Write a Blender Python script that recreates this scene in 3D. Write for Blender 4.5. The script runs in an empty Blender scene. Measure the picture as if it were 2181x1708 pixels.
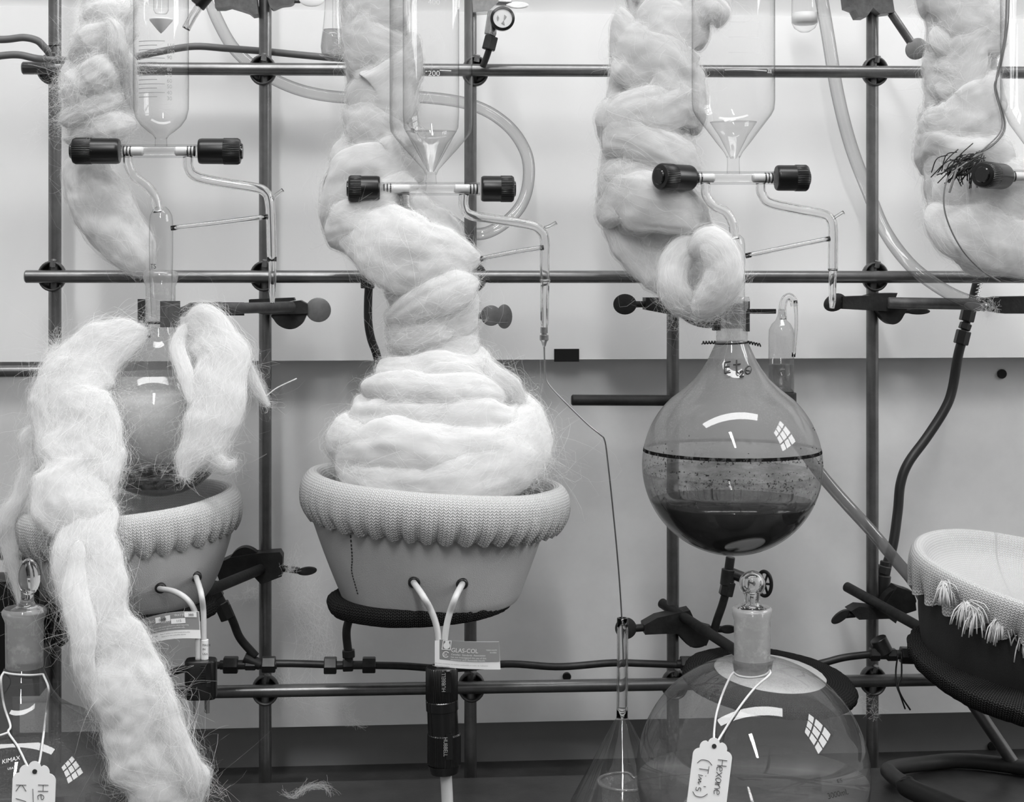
import bpy, math, random
import numpy as np
from mathutils import Vector, Matrix

# ------------------------------------------------------------------ camera
F, HORIZ, YAW, DIST = 3400.0, 570.0, math.radians(4.4), 1.61     # focal length and horizon row in photo pixels
CY, SY = math.cos(YAW), math.sin(YAW)
def depth_at(X, Y): return X * SY + (Y + DIST) * CY
H = (1661 - HORIZ) / F * depth_at(0, -.03)                       # camera height above the bench top (z = 0)
scene = bpy.context.scene
COL = scene.collection
cam = bpy.data.cameras.new('camera')
cam.sensor_fit = 'HORIZONTAL'; cam.sensor_width = 36.0
cam.lens = F / 2181 * 36.0
cam.shift_y = -(854 - HORIZ) / 2181
cam.clip_start = .05
camo = bpy.data.objects.new('camera', cam); COL.objects.link(camo)
camo.location = (0, -DIST, H); camo.rotation_euler = (math.pi / 2, 0, -YAW)
scene.camera = camo

# ------------------------------------------------------------------ light and exposure
w = bpy.data.worlds.new('room'); scene.world = w; w.use_nodes = True
w.node_tree.nodes['Background'].inputs[0].default_value = (1, 1, 1, 1)
w.node_tree.nodes['Background'].inputs[1].default_value = .50
vs = scene.view_settings
vs.view_transform = 'Standard'; vs.look = 'None'; vs.exposure = 0.0; vs.gamma = 1.0; vs.use_curve_mapping = False
scene.cycles.max_bounces = 12; scene.cycles.transmission_bounces = 12; scene.cycles.transparent_max_bounces = 32
scene.cycles.diffuse_bounces = 3; scene.cycles.glossy_bounces = 5
scene.cycles.caustics_reflective = False; scene.cycles.caustics_refractive = False
scene.cycles.sample_clamp_indirect = 4.0
scene.cycles.use_denoising = True

# ------------------------------------------------------------------ pixel helpers (a pixel gives a direction, the plane y = Y the distance)
def P(px, py, Y):
    u = (px - 1090.5) / F; v = -(py - HORIZ) / F
    dx, dy = SY + u * CY, CY - u * SY
    t = (Y + DIST) / dy
    return np.array([t * dx, Y, H + t * v])
def M(px, Y, py=900):                                            # metres per pixel there
    p = P(px, py, Y); return depth_at(p[0], Y) / F
def PP(pts, Y=None):
    return np.array([P(p[0], p[1], p[2] if len(p) > 2 else Y) for p in pts])

# ------------------------------------------------------------------ noise
def _hash(i, j, k, s):
    n = (i * 374761393 + j * 668265263 + k * 2147483647 + s * 974634777) & 0xffffffff
    n = ((n ^ (n >> 13)) * 1274126177) & 0xffffffff
    return ((n ^ (n >> 16)) & 0xffff) / 32767.5 - 1
def vn(p, s=0):
    p = np.asarray(p, float); i = np.floor(p).astype(np.int64); f = p - i; u = f * f * (3 - 2 * f)
    a, b, c = i[..., 0], i[..., 1], i[..., 2]; x, y, z = u[..., 0], u[..., 1], u[..., 2]
    r = 0
    for da in (0, 1):
        for db in (0, 1):
            for dc in (0, 1):
                r = r + _hash(a + da, b + db, c + dc, s) * (x if da else 1 - x) * (y if db else 1 - y) * (z if dc else 1 - z)
    return r

# ------------------------------------------------------------------ materials
MATS = {}
def nodes_of(name):
    m = bpy.data.materials.new(name); m.use_nodes = True; MATS[name] = m
    nt = m.node_tree; return m, nt, nt.nodes, nt.links
def val(c): return (c, c, c, 1)
def pbr(name, c, rough=.5, metal=0, var=0, vscale=40, bump=0, bscale=400, spec=.5, coat=0, c2=None, stretch=None):
    m, nt, N, L = nodes_of(name); b = N['Principled BSDF']
    b.inputs['Base Color'].default_value = val(c); b.inputs['Roughness'].default_value = rough
    b.inputs['Metallic'].default_value = metal; b.inputs['Specular IOR Level'].default_value = spec
    b.inputs['Coat Weight'].default_value = coat
    if var or bump:
        tc = N.new('ShaderNodeTexCoord'); mp = N.new('ShaderNodeMapping'); L.new(tc.outputs['Object'], mp.inputs[0])
        if stretch: mp.inputs['Scale'].default_value = stretch
    if var:
        n = N.new('ShaderNodeTexNoise'); n.inputs['Scale'].default_value = vscale; n.inputs['Detail'].default_value = 6
        n.inputs['Roughness'].default_value = .65
        L.new(mp.outputs[0], n.inputs[0]); r = N.new('ShaderNodeMapRange')
        r.inputs[1].default_value = .3; r.inputs[2].default_value = .7
        lo, hi = (c * (1 - var), c * (1 + var)) if c2 is None else (c, c2)
        r.inputs[3].default_value = lo; r.inputs[4].default_value = hi
        L.new(n.outputs[0], r.inputs[0]); L.new(r.outputs[0], b.inputs['Base Color'])
    if bump:
        n = N.new('ShaderNodeTexNoise'); n.inputs['Scale'].default_value = bscale; n.inputs['Detail'].default_value = 3
        L.new(mp.outputs[0], n.inputs[0]); bp = N.new('ShaderNodeBump'); bp.inputs['Strength'].default_value = bump
        bp.inputs['Distance'].default_value = .001
        L.new(n.outputs[0], bp.inputs['Height']); L.new(bp.outputs[0], b.inputs['Normal'])
    return m
def emit(name, e):
    m, nt, N, L = nodes_of(name); N.remove(N['Principled BSDF'])
    x = N.new('ShaderNodeEmission'); x.inputs[1].default_value = e; L.new(x.outputs[0], N['Material Output'].inputs[0]); return m
def thin_glass(name, mid=.97, edge=.55, refl=1.6, haze=0.0, hazec=.8, speck=0.0, sscale=300, power=4.0, ior=1.47):
    """one wall of glass: clear, more absorbing where it is seen edge-on, with a Fresnel reflection, dust and frost"""
    m, nt, N, L = nodes_of(name); N.remove(N['Principled BSDF'])
    lw = N.new('ShaderNodeLayerWeight'); lw.inputs[0].default_value = .5
    pw = N.new('ShaderNodeMath'); pw.operation = 'POWER'; pw.inputs[1].default_value = power; L.new(lw.outputs['Facing'], pw.inputs[0])
    mr = N.new('ShaderNodeMapRange'); mr.inputs[3].default_value = mid; mr.inputs[4].default_value = edge; L.new(pw.outputs[0], mr.inputs[0])
    tr = N.new('ShaderNodeBsdfTransparent'); L.new(mr.outputs[0], tr.inputs[0])
    gl = N.new('ShaderNodeBsdfGlossy'); gl.inputs['Roughness'].default_value = 0.02
    p5 = N.new('ShaderNodeMath'); p5.operation = 'POWER'; p5.inputs[1].default_value = 5.0; L.new(lw.outputs['Facing'], p5.inputs[0])
    fm = N.new('ShaderNodeMapRange'); fm.inputs[3].default_value = .042 * refl; fm.inputs[4].default_value = .5; L.new(p5.outputs[0], fm.inputs[0])
    cur = tr
    if haze or speck:
        df = N.new('ShaderNodeBsdfDiffuse'); df.inputs[0].default_value = val(hazec)
        tl = N.new('ShaderNodeBsdfTranslucent'); tl.inputs[0].default_value = val(hazec)
        ad = N.new('ShaderNodeMixShader'); L.new(df.outputs[0], ad.inputs[1]); L.new(tl.outputs[0], ad.inputs[2])
        tc = N.new('ShaderNodeTexCoord'); n = N.new('ShaderNodeTexNoise'); n.inputs['Scale'].default_value = sscale
        n.inputs['Detail'].default_value = 5; n.inputs['Roughness'].default_value = .7; L.new(tc.outputs['Object'], n.inputs[0])
        n2 = N.new('ShaderNodeTexNoise'); n2.inputs['Scale'].default_value = 22; n2.inputs['Detail'].default_value = 3; L.new(tc.outputs['Object'], n2.inputs[0])
        a = N.new('ShaderNodeMapRange'); a.inputs[1].default_value = .5; a.inputs[2].default_value = .72; a.inputs[3].default_value = 0; a.inputs[4].default_value = speck
        L.new(n.outputs[0], a.inputs[0])
        a2 = N.new('ShaderNodeMapRange'); a2.inputs[1].default_value = .4; a2.inputs[2].default_value = .65; L.new(n2.outputs[0], a2.inputs[0])
        mu = N.new('ShaderNodeMath'); mu.operation = 'MULTIPLY'; L.new(a.outputs[0], mu.inputs[0]); L.new(a2.outputs[0], mu.inputs[1])
        sm = N.new('ShaderNodeMath'); sm.operation = 'ADD'; sm.use_clamp = True; sm.inputs[1].default_value = haze; L.new(mu.outputs[0], sm.inputs[0])
        mx = N.new('ShaderNodeMixShader'); L.new(sm.outputs[0], mx.inputs[0]); L.new(tr.outputs[0], mx.inputs[1]); L.new(ad.outputs[0], mx.inputs[2]); cur = mx
    mx = N.new('ShaderNodeMixShader'); L.new(fm.outputs[0], mx.inputs[0]); L.new(cur.outputs[0], mx.inputs[1]); L.new(gl.outputs[0], mx.inputs[2])
    L.new(mx.outputs[0], N['Material Output'].inputs[0]); return m
def solid_glass(name, c=1.0, ior=1.47, rough=0.0):
    m, nt, N, L = nodes_of(name); N.remove(N['Principled BSDF'])
    g = N.new('ShaderNodeBsdfGlass'); g.inputs['Color'].default_value = val(c); g.inputs['IOR'].default_value = ior; g.inputs['Roughness'].default_value = rough
    L.new(g.outputs[0], N['Material Output'].inputs[0]); return m
def film(name, c, lo, hi, scale=60, stretch=(1, 1, 1), c0=.45, c1=.6):
    """stains dried onto glass: patches of a dark film with clear glass between"""
    m, nt, N, L = nodes_of(name); N.remove(N['Principled BSDF'])
    tr = N.new('ShaderNodeBsdfTransparent'); df = N.new('ShaderNodeBsdfDiffuse'); df.inputs[0].default_value = val(c)
    tc = N.new('ShaderNodeTexCoord'); mp = N.new('ShaderNodeMapping'); mp.inputs['Scale'].default_value = stretch; L.new(tc.outputs['Object'], mp.inputs[0])
    n = N.new('ShaderNodeTexNoise'); n.inputs['Scale'].default_value = scale; n.inputs['Detail'].default_value = 6; n.inputs['Roughness'].default_value = .7; L.new(mp.outputs[0], n.inputs[0])
    r = N.new('ShaderNodeMapRange'); r.inputs[1].default_value = c0; r.inputs[2].default_value = c1; r.inputs[3].default_value = lo; r.inputs[4].default_value = hi; L.new(n.outputs[0], r.inputs[0])
    mx = N.new('ShaderNodeMixShader'); L.new(r.outputs[0], mx.inputs[0]); L.new(tr.outputs[0], mx.inputs[1]); L.new(df.outputs[0], mx.inputs[2])
    L.new(mx.outputs[0], N['Material Output'].inputs[0]); return m

pbr('panel_white', .90, .55, var=.03, vscale=5)
pbr('panel_grey', .72, .45, var=.08, vscale=9)
pbr('panel_dark', .32, .5, var=.10, vscale=7)
pbr('bench', .05, .4, var=.45, vscale=25, bump=.1, bscale=300)
pbr('rod', .20, .34, metal=.85, var=.25, vscale=30, stretch=(1, 1, 1))
pbr('cast', .022, .55, metal=.3, var=.5, vscale=60, bump=.25, bscale=250)
pbr('cast_light', .12, .45, metal=.6, var=.4, vscale=60, bump=.2, bscale=250)
pbr('wing', .20, .5, metal=.5, var=.25, vscale=60)
pbr('chrome', .5, .25, metal=.9, var=.2, vscale=90)
pbr('steel', .35, .3, metal=.9)
pbr('copper', .045, .4, metal=.6, var=.4, vscale=40)
pbr('brass', .06, .38, metal=.7, var=.3, vscale=60)
pbr('rubber', .012, .5)
pbr('hose_black', .018, .4)
pbr('hose_grey', .20, .5, var=.1, vscale=50)
pbr('hose_dark', .045, .5, var=.2, vscale=50); pbr('hose_olive', .13, .5, var=.15, vscale=50)
pbr('black', .004, .32, spec=.5)
pbr('black_gloss', .006, .12, spec=.6)
pbr('teflon', .85, .45)
pbr('cord', .62, .45, var=.05, vscale=80)
pbr('paper', .80, .7)
pbr('label_grey', .25, .4)
pbr('ink', .03, .7)
pbr('print_white', .75, .5)
pbr('print_grey', .35, .5)
pbr('string', .72, .9, bump=.4, bscale=1500)
pbr('tape', .004, .4)
pbr('canvas', .50, .85, var=.08, vscale=14, bump=.5, bscale=1300)
pbr('canvas_dark', .028, .75, bump=.5, bscale=1300)
pbr('mesh_black', .008, .7, bump=.6, bscale=900)
pbr('ceramic', .72, .8, var=.06, vscale=60, bump=.2, bscale=700)
pbr('dark_liquid', .004, .06, spec=.55)
pbr('cloudy', .72, .25, var=.10, vscale=90)
pbr('milk', .85, .4)
pbr('tallow', .5, .6)
pbr('lamp_housing', .7, .4)
pbr('plaster', .5, .8); pbr('room_floor', .06, .6, var=.2, vscale=3); pbr('unseen_wall', .06, .8)
thin_glass('glass', mid=.99, edge=.35, refl=1.1, speck=.06, sscale=700)
thin_glass('glass_clean', mid=.99, edge=.4, power=4, refl=1.2)
thin_glass('glass_dusty', mid=.93, edge=.45, speck=.35, sscale=900, haze=.06, hazec=.6)
thin_glass('fogged', mid=.75, edge=.35, haze=.50, hazec=.52, speck=.25, sscale=600, refl=1.5)
thin_glass('frost', mid=.9, edge=.6, haze=.30, hazec=.95, speck=.4, sscale=120)
thin_glass('speckled', mid=.85, edge=.45, haze=.36, hazec=.72, speck=.55, sscale=420, refl=1.3)
thin_glass('clear_hose', mid=.90, edge=.30, haze=.10, hazec=.7, refl=1.2, power=1.6)
thin_glass('plastic_hose', mid=.55, edge=.25, haze=.35, hazec=.45, refl=1.2, power=1.6)
thin_glass('beaker_plastic', mid=.8, edge=.5, haze=.22, hazec=.65, speck=.6, sscale=260)
thin_glass('water', mid=.93, edge=.6, refl=1.0, ior=1.33)
thin_glass('solvent', mid=.72, edge=.5, haze=.12, hazec=.7, refl=1.0, ior=1.36)
solid_glass('glass_solid'); solid_glass('glass_tube', c=.99)
film('residue', .010, .55, 1.0, 140, (1, 1, .6), .40, .5)
film('residue_dots', .012, 0.0, .95, 330, (1, 1, 1), .56, .60)
film('residue_haze', .10, .12, .45, 60, (1, 1, 3), .35, .7)
film('soot', .02, 0, .95, 130, (1, 1, 1.5), .42, .6)

def wool_mat(name, col, trans):
    m, nt, N, L = nodes_of(name); N.remove(N['Principled BSDF'])
    df = N.new('ShaderNodeBsdfDiffuse'); df.inputs[0].default_value = val(col); df.inputs[1].default_value = 1
    tl = N.new('ShaderNodeBsdfTranslucent'); tl.inputs[0].default_value = val(col)
    uv = N.new('ShaderNodeUVMap'); mp = N.new('ShaderNodeMapping'); mp.inputs['Scale'].default_value = (60, 420, 1); L.new(uv.outputs[0], mp.inputs[0])
    n = N.new('ShaderNodeTexNoise'); n.inputs['Scale'].default_value = 1; n.inputs['Detail'].default_value = 5; n.inputs['Distortion'].default_value = .6; L.new(mp.outputs[0], n.inputs[0])
    bp = N.new('ShaderNodeBump'); bp.inputs['Strength'].default_value = .12; bp.inputs['Distance'].default_value = .0010; L.new(n.outputs[0], bp.inputs['Height'])
    L.new(bp.outputs[0], df.inputs['Normal'])
    mx = N.new('ShaderNodeMixShader'); mx.inputs[0].default_value = trans; L.new(df.outputs[0], mx.inputs[1]); L.new(tl.outputs[0], mx.inputs[2])
    L.new(mx.outputs[0], N['Material Output'].inputs[0]); return m
wool_mat('wool', .90, .27); 
def veil_mat(name, col, lo, hi, c0, c1):
    m, nt, N, L = nodes_of(name); N.remove(N['Principled BSDF'])
    df = N.new('ShaderNodeBsdfDiffuse'); df.inputs[0].default_value = val(col)
    tl = N.new('ShaderNodeBsdfTranslucent'); tl.inputs[0].default_value = val(col)
    tr = N.new('ShaderNodeBsdfTransparent')
    uv = N.new('ShaderNodeUVMap'); mp = N.new('ShaderNodeMapping'); mp.inputs['Scale'].default_value = (60, 190, 1); L.new(uv.outputs[0], mp.inputs[0])
    n = N.new('ShaderNodeTexNoise'); n.inputs['Scale'].default_value = 1; n.inputs['Detail'].default_value = 4; n.inputs['Distortion'].default_value = .8; L.new(mp.outputs[0], n.inputs[0])
    r = N.new('ShaderNodeMapRange'); r.inputs[1].default_value = c0; r.inputs[2].default_value = c1; r.inputs[3].default_value = lo; r.inputs[4].default_value = hi; L.new(n.outputs[0], r.inputs[0])
    m1 = N.new('ShaderNodeMixShader'); m1.inputs[0].default_value = .4; L.new(df.outputs[0], m1.inputs[1]); L.new(tl.outputs[0], m1.inputs[2])
    mx = N.new('ShaderNodeMixShader'); L.new(r.outputs[0], mx.inputs[0]); L.new(tr.outputs[0], mx.inputs[1]); L.new(m1.outputs[0], mx.inputs[2])
    L.new(mx.outputs[0], N['Material Output'].inputs[0]); return m
veil_mat('wool_veil', .90, .06, .26, .30, .72)
def fibre_mat(name, col):
    m, nt, N, L = nodes_of(name); N.remove(N['Principled BSDF'])
    df = N.new('ShaderNodeBsdfDiffuse'); df.inputs[0].default_value = val(col)
    tl = N.new('ShaderNodeBsdfTranslucent'); tl.inputs[0].default_value = val(col)
    mx = N.new('ShaderNodeMixShader'); mx.inputs[0].default_value = .5; L.new(df.outputs[0], mx.inputs[1]); L.new(tl.outputs[0], mx.inputs[2])
    L.new(mx.outputs[0], N['Material Output'].inputs[0]); return m
fibre_mat('fibre', .97)
def knit_mat(name, c, lo=.74):
    m, nt, N, L = nodes_of(name); b = N['Principled BSDF']; b.inputs['Roughness'].default_value = .95; b.inputs['Specular IOR Level'].default_value = .1
    uv = N.new('ShaderNodeUVMap'); sp = N.new('ShaderNodeSeparateXYZ'); L.new(uv.outputs[0], sp.inputs[0])
    def math_(op, a, bb=None):
        x = N.new('ShaderNodeMath'); x.operation = op
        for i, q in enumerate((a, bb)):
            if q is None: continue
            if isinstance(q, (int, float)): x.inputs[i].default_value = q
            else: L.new(q, x.inputs[i])
        return x.outputs[0]
    u = math_('MULTIPLY', sp.outputs[0], 300); v = math_('MULTIPLY', sp.outputs[1], 420)
    tri = math_('ABSOLUTE', math_('SUBTRACT', math_('FRACT', u), .5))
    a = math_('SINE', math_('MULTIPLY', math_('ADD', v, math_('MULTIPLY', tri, 1.6)), 6.2832))
    cc = math_('SINE', math_('MULTIPLY', math_('FRACT', math_('MULTIPLY', u, 2.0)), 3.1416))
    h = math_('MULTIPLY', math_('ADD', a, 1.2), cc)
    bp = N.new('ShaderNodeBump'); bp.inputs['Strength'].default_value = .6; bp.inputs['Distance'].default_value = .0013; L.new(h, bp.inputs['Height']); L.new(bp.outputs[0], b.inputs['Normal'])
    r = N.new('ShaderNodeMapRange'); r.inputs[1].default_value = 0; r.inputs[2].default_value = 1.6; r.inputs[3].default_value = c * lo; r.inputs[4].default_value = c; L.new(h, r.inputs[0]); L.new(r.outputs[0], b.inputs['Base Color'])
    return m
knit_mat('knit', .76); knit_mat('weave', .055, .06)

# ------------------------------------------------------------------ mesh builder
class MB:
    def __init__(s): s.v = []; s.f = []; s.n = 0; s.uv = None; s.flat = set()
    def add(s, v, f):
        v = np.asarray(v, float).reshape(-1, 3); s.v.append(v); s.f += [tuple(i + s.n for i in q) for q in f]; s.n += len(v); return s
    def grid(s, g, closed_u=False, closed_v=False, caps=False):
        nu, nv = g.shape[:2]; f = []
        for i in range(nu if closed_u else nu - 1):
            for j in range(nv if closed_v else nv - 1):
                a, b = i * nv + j, i * nv + (j + 1) % nv; i2 = (i + 1) % nu
                f.append((a, b, i2 * nv + (j + 1) % nv, i2 * nv + j))
        if caps:
            f.append(tuple(range(nv))[::-1]); f.append(tuple((nu - 1) * nv + j for j in range(nv)))
        return s.add(g.reshape(-1, 3), f)
    def lathe(s, prof, base=(0, 0, 0), axis=(0, 0, 1), seg=40, caps=True, ang0=0):
        """prof: (radius, distance along axis) pairs"""
        ax = np.array(axis, float); ax /= np.linalg.norm(ax)
        ref = np.array([0, 0, 1.]) if abs(ax[2]) < .9 else np.array([1., 0, 0])
        e1 = np.cross(ref, ax); e1 /= np.linalg.norm(e1); e2 = np.cross(ax, e1)
        th = np.linspace(0, 2 * np.pi, seg, endpoint=False) + ang0
        ring = np.cos(th)[:, None] * e1 + np.sin(th)[:, None] * e2
        g = np.array([np.asarray(base) + ax * z + ring * max(r, 1e-6) for r, z in prof])
        return s.grid(g, closed_v=True, caps=caps)
    def tube(s, pts, r, seg=10, caps=True, closed=False, smooth_n=0, flat=None):
        pts = np.asarray(pts, float)
        if smooth_n: pts = catmull(pts, smooth_n, closed)
        n = len(pts); r = np.interp(np.linspace(0, 1, n), np.linspace(0, 1, len(r)), r) if np.ndim(r) else np.full(n, r)
        T, A, B = frames(pts, closed)
        th = np.linspace(0, 2 * np.pi, seg, endpoint=False)
        g = pts[:, None] + (np.cos(th)[None, :, None] * A[:, None] + np.sin(th)[None, :, None] * B[:, None] * (flat or 1)) * r[:, None, None]
        return s.grid(g, closed_u=closed, closed_v=True, caps=caps and not closed)
    def cyl(s, a, b, r, seg=20, bev=0):
        a, b = np.asarray(a, float), np.asarray(b, float); Ln = np.linalg.norm(b - a)
        r0, r1 = (r if np.ndim(r) else (r, r))
        pr = [(r0, 0), (r1, Ln)] if not bev else [(r0 - bev, 0), (r0, bev), (r1, Ln - bev), (r1 - bev, Ln)]
        return s.lathe(pr, a, b - a, seg)
    def box(s, c, size, rot=None):
        v = np.array([[x, y, z] for x in (-.5, .5) for y in (-.5, .5) for z in (-.5, .5)]) * np.asarray(size)
        if rot is not None: v = v @ np.asarray(rot).T
        return s.add(v + np.asarray(c), [(0, 1, 3, 2), (4, 6, 7, 5), (0, 4, 5, 1), (2, 3, 7, 6), (0, 2, 6, 4), (1, 5, 7, 3)])
    def sphere(s, c, r, seg=24, rings=14):
        r = np.asarray(r if np.ndim(r) else (r, r, r), float)
        ph = np.linspace(0, np.pi, rings + 1); th = np.linspace(0, 2 * np.pi, seg, endpoint=False)
        g = np.array([[[np.sin(p) * np.cos(t), np.sin(p) * np.sin(t), np.cos(p)] for t in th] for p in ph]) * np.where(True, r, r) + np.asarray(c)
        return s.grid(g, closed_v=True)
    def prism(s, poly, thick):
        """poly: Nx3 planar ring, thick: offset vector"""
        p = np.asarray(poly, float); n = len(p); q = p + np.asarray(thick)
        f = [tuple(range(n)), tuple(range(2 * n - 1, n - 1, -1))] + [(i, i + n, (i + 1) % n + n, (i + 1) % n) for i in range(n)]
        return s.add(np.vstack([p, q]), f)
    def build(s, name, mat, parent=None, smooth=True, origin=None, kind=None):
        v = np.vstack(s.v)
        if parent is not None: o0 = WORLD[parent.name]
        elif origin is not None: o0 = np.asarray(origin, float)
        else:
            lo, hi = v.min(0), v.max(0); o0 = np.array([(lo[0] + hi[0]) / 2, (lo[1] + hi[1]) / 2, lo[2]])
        me = bpy.data.meshes.new(name); me.from_pydata((v - o0).tolist(), [], s.f)
        if smooth: me.polygons.foreach_set('use_smooth', [True] * len(me.polygons))
        me.materials.append(MATS[mat]); me.update()
        ob = bpy.data.objects.new(name, me); COL.objects.link(ob)
        if parent is not None: ob.parent = parent; WORLD[ob.name] = o0
        else: ob.location = o0; WORLD[ob.name] = o0
        if mat in ('glass_solid', 'glass_tube'): outward(me)
        if smooth == 'auto': sharp(me)
        if kind: ob['kind'] = kind
        return ob
WORLD = {}
def outward(me):
    import bmesh
    bm = bmesh.new(); bm.from_mesh(me); bmesh.ops.recalc_face_normals(bm, faces=bm.faces); bm.to_mesh(me); bm.free()
def sharp(me, deg=35):
    import bmesh
    bm = bmesh.new(); bm.from_mesh(me); lim = math.radians(deg)
    for e in bm.edges:
        if len(e.link_faces) == 2: e.smooth = e.calc_face_angle(0) < lim
    bm.to_mesh(me); bm.free()
def catmull(p, n, closed=False):
    p = np.asarray(p, float); m = len(p)
    q = np.vstack([p[-1], p, p[0], p[1]]) if closed else np.vstack([2 * p[0] - p[1], p, 2 * p[-1] - p[-2]])
    t = np.linspace(0, m if closed else m - 1, n, endpoint=not closed); i = np.minimum(t.astype(int), (m if closed else m - 1) - 1); f = (t - i)[:, None]
    a, b, c, d = q[i], q[i + 1], q[i + 2], q[i + 3]
    return .5 * (2 * b + (c - a) * f + (2 * a - 5 * b + 4 * c - d) * f ** 2 + (3 * b - a - 3 * c + d) * f ** 3)
def frames(pts, closed=False):
    n = len(pts)
    if closed: T = np.roll(pts, -1, 0) - np.roll(pts, 1, 0)
    else: T = np.gradient(pts, axis=0)
    T /= np.maximum(np.linalg.norm(T, axis=1), 1e-9)[:, None]
    A = np.zeros_like(T); ref = np.array([0, -1., 0]) if abs(T[0][1]) < .9 else np.array([0, 0, 1.])
    a = np.cross(T[0], ref)
    for i in range(n):
        a = a - T[i] * (a @ T[i]); a = a / max(np.linalg.norm(a), 1e-9); A[i] = a
    return T, A, np.cross(T, A)
def tag(o, label, cat, group=None):
    o['label'] = label; o['category'] = cat
    if group: o['group'] = group
    return o
def thing(name, label, cat, loc, group=None):
    o = bpy.data.objects.new(name, None); COL.objects.link(o); o.location = tuple(loc); o.empty_display_size = .02
    WORLD[o.name] = np.asarray(loc, float)
    return tag(o, label, cat, group)
def lathe_px(mb, cx, Y, prof, seg=48, caps=False, closed_wall=0):
    """vertical surface of revolution from (half width, row) pixel pairs at the axis column cx in the plane Y"""
    k = M(cx, Y); b = P(cx, HORIZ, Y)
    pr = [(hw * k, P(cx, py, Y)[2] - H) for hw, py in prof]
    return mb.lathe(pr, (b[0], Y, H), (0, 0, 1), seg, caps)
def arc_px(cx, cy, r, a0, a1, n):
    """pixel pairs (half width, row) along a circle, angle from the top"""
    return [(r * math.sin(math.radians(a)), cy - r * math.cos(math.radians(a))) for a in np.linspace(a0, a1, n)]

# ------------------------------------------------------------------ lettering
_fonts = {}
def text_mesh(txt, size):
    cu = bpy.data.curves.new('t', 'FONT'); cu.body = txt; cu.size = size; cu.resolution_u = 3
    ob = bpy.data.objects.new('t', cu); COL.objects.link(ob)
    dg = bpy.context.evaluated_depsgraph_get(); me = bpy.data.meshes.new_from_object(ob.evaluated_get(dg))
    v = np.array([x.co[:] for x in me.vertices]).reshape(-1, 3); f = [tuple(p.vertices) for p in me.polygons]
    bpy.data.objects.remove(ob); bpy.data.curves.remove(cu); bpy.data.meshes.remove(me)
    return v, f
def put_text(mb, txt, size, fn, bold=0, stretch=1.0):
    """letters whose flat (x, y) coordinates are carried onto a surface by fn"""
    v, f = text_mesh(txt, size)
    if not len(v): return
    v = v * np.array([stretch, 1, 1])
    mb.add(np.array([fn(a[0], a[1]) for a in v]), f)

# ------------------------------------------------------------------ setting
zt = lambda py, Y: P(1090, py, Y)[2]
YU, YL, YR = .075, .100, .150                                     # faces of the upper panel, the lower baffle and the recess behind it
def slab(name, x0, x1, y0, y1, z0, z1, mat):
    mb = MB().box(((x0 + x1) / 2, (y0 + y1) / 2, (z0 + z1) / 2), (x1 - x0, y1 - y0, z1 - z0))
    o = mb.build(name, mat, smooth=False); o['kind'] = 'structure'; return o
wall_up = slab('wall_back', -1.2, 1.2, YU, YU + .012, zt(766, YU), zt(27, YU), 'panel_white')
pbr('panel_top', .60, .55)  # darker tone for the strip above the white panel
wall_top = slab('wall_back_top', -1.2, 1.2, YU + .008, YU + .022, zt(27, YU), 1.35, 'panel_top')
slab('floor_room', -6, 6, -4.3, 1.5, -.95, -.92, 'room_floor')
slab('wall_unseen', -6, 6, -4.35, -4.3, -.95, 1.1, 'unseen_wall')  # unseen wall, added dark and low so the lower rods reflect dark
wall_low = slab('wall_back_lower', -1.2, 1.2, YL, YL + .010, zt(1538, YL), zt(700, YL), 'panel_grey')
wall_rec = slab('wall_recess', -1.2, 1.2, YR, YR + .012, -.05, zt(1400, YR), 'panel_dark')
floor_tr = slab('floor_trough', -1.2, 1.2, -.030, YR, -.050, -.040, 'bench')
bench = MB().box((0, -.53, -.02), (2.4, 1.0, .04)).build('bench', 'bench', smooth=False)
tag(bench, 'dark speckled bench top under the glassware', 'bench')
for px, py, Y, r in ((2133, 796, YL, 10), (1207, 1440, YL, 9), (2113, 1589, YR, 10)):
    c = P(px, py, Y); k = M(px, Y)
    MB().cyl(c + [0, .002, 0], c - [0, .003, 0], r * k, 20, .0006).build('bolt_head', 'tape', wall_low if Y == YL else wall_rec, smooth='auto')
c0, c1 = P(1180, 743, YU), P(1233, 770, YU)
tag(MB().box(((c0[0] + c1[0]) / 2, YU - .0012, (c0[2] + c1[2]) / 2), (c1[0] - c0[0], .0022, c0[2] - c1[2])).build('tape_piece', 'tape', smooth=False),
    'small black rectangle of tape on the edge of the white panel', 'tape')

# lamps and window of the room: a tube lamp in the hood's roof, a ceiling strip behind the camera, a window in the side wall
emit('lamp_glow', 12.8); emit('strip_glow', 50.0); emit('day', 12.0)
def lamp(name, label, x0, x1, y0, y1, z, mat, th=.06):
    r = thing(name, label, 'lamp', ((x0 + x1) / 2, (y0 + y1) / 2, z))
    cx, cy = (x0 + x1) / 2, (y0 + y1) / 2
    MB().box((cx, cy, z + th / 2 + .003), (x1 - x0 + .04, y1 - y0 + .04, th)).build('housing', 'lamp_housing', r, smooth=False)
    MB().box((cx, cy, z), (x1 - x0, y1 - y0, .004)).build('diffuser', mat, r, smooth=False)
    return r
lamp('hood_lamp', 'long fluorescent lamp in the roof of the hood', -1.2, 1.2, -1.08, -.70, 2.3, 'lamp_glow')
lamp('ceiling_lamp', 'narrow fluorescent strip on the room ceiling', -.35, -.17, -4.6, -2.2, 2.7, 'strip_glow')
wx = 2.5
wn = thing('window_1', 'tall window with muntins in the side wall of the room', 'window', (wx, -1.0, 1.1)); wn['kind'] = 'structure'
fr = MB()
for y in (-1.62, -1.20, -.78, -.36): fr.box((wx, y, 1.75), (.05, .06, 1.36))
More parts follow.
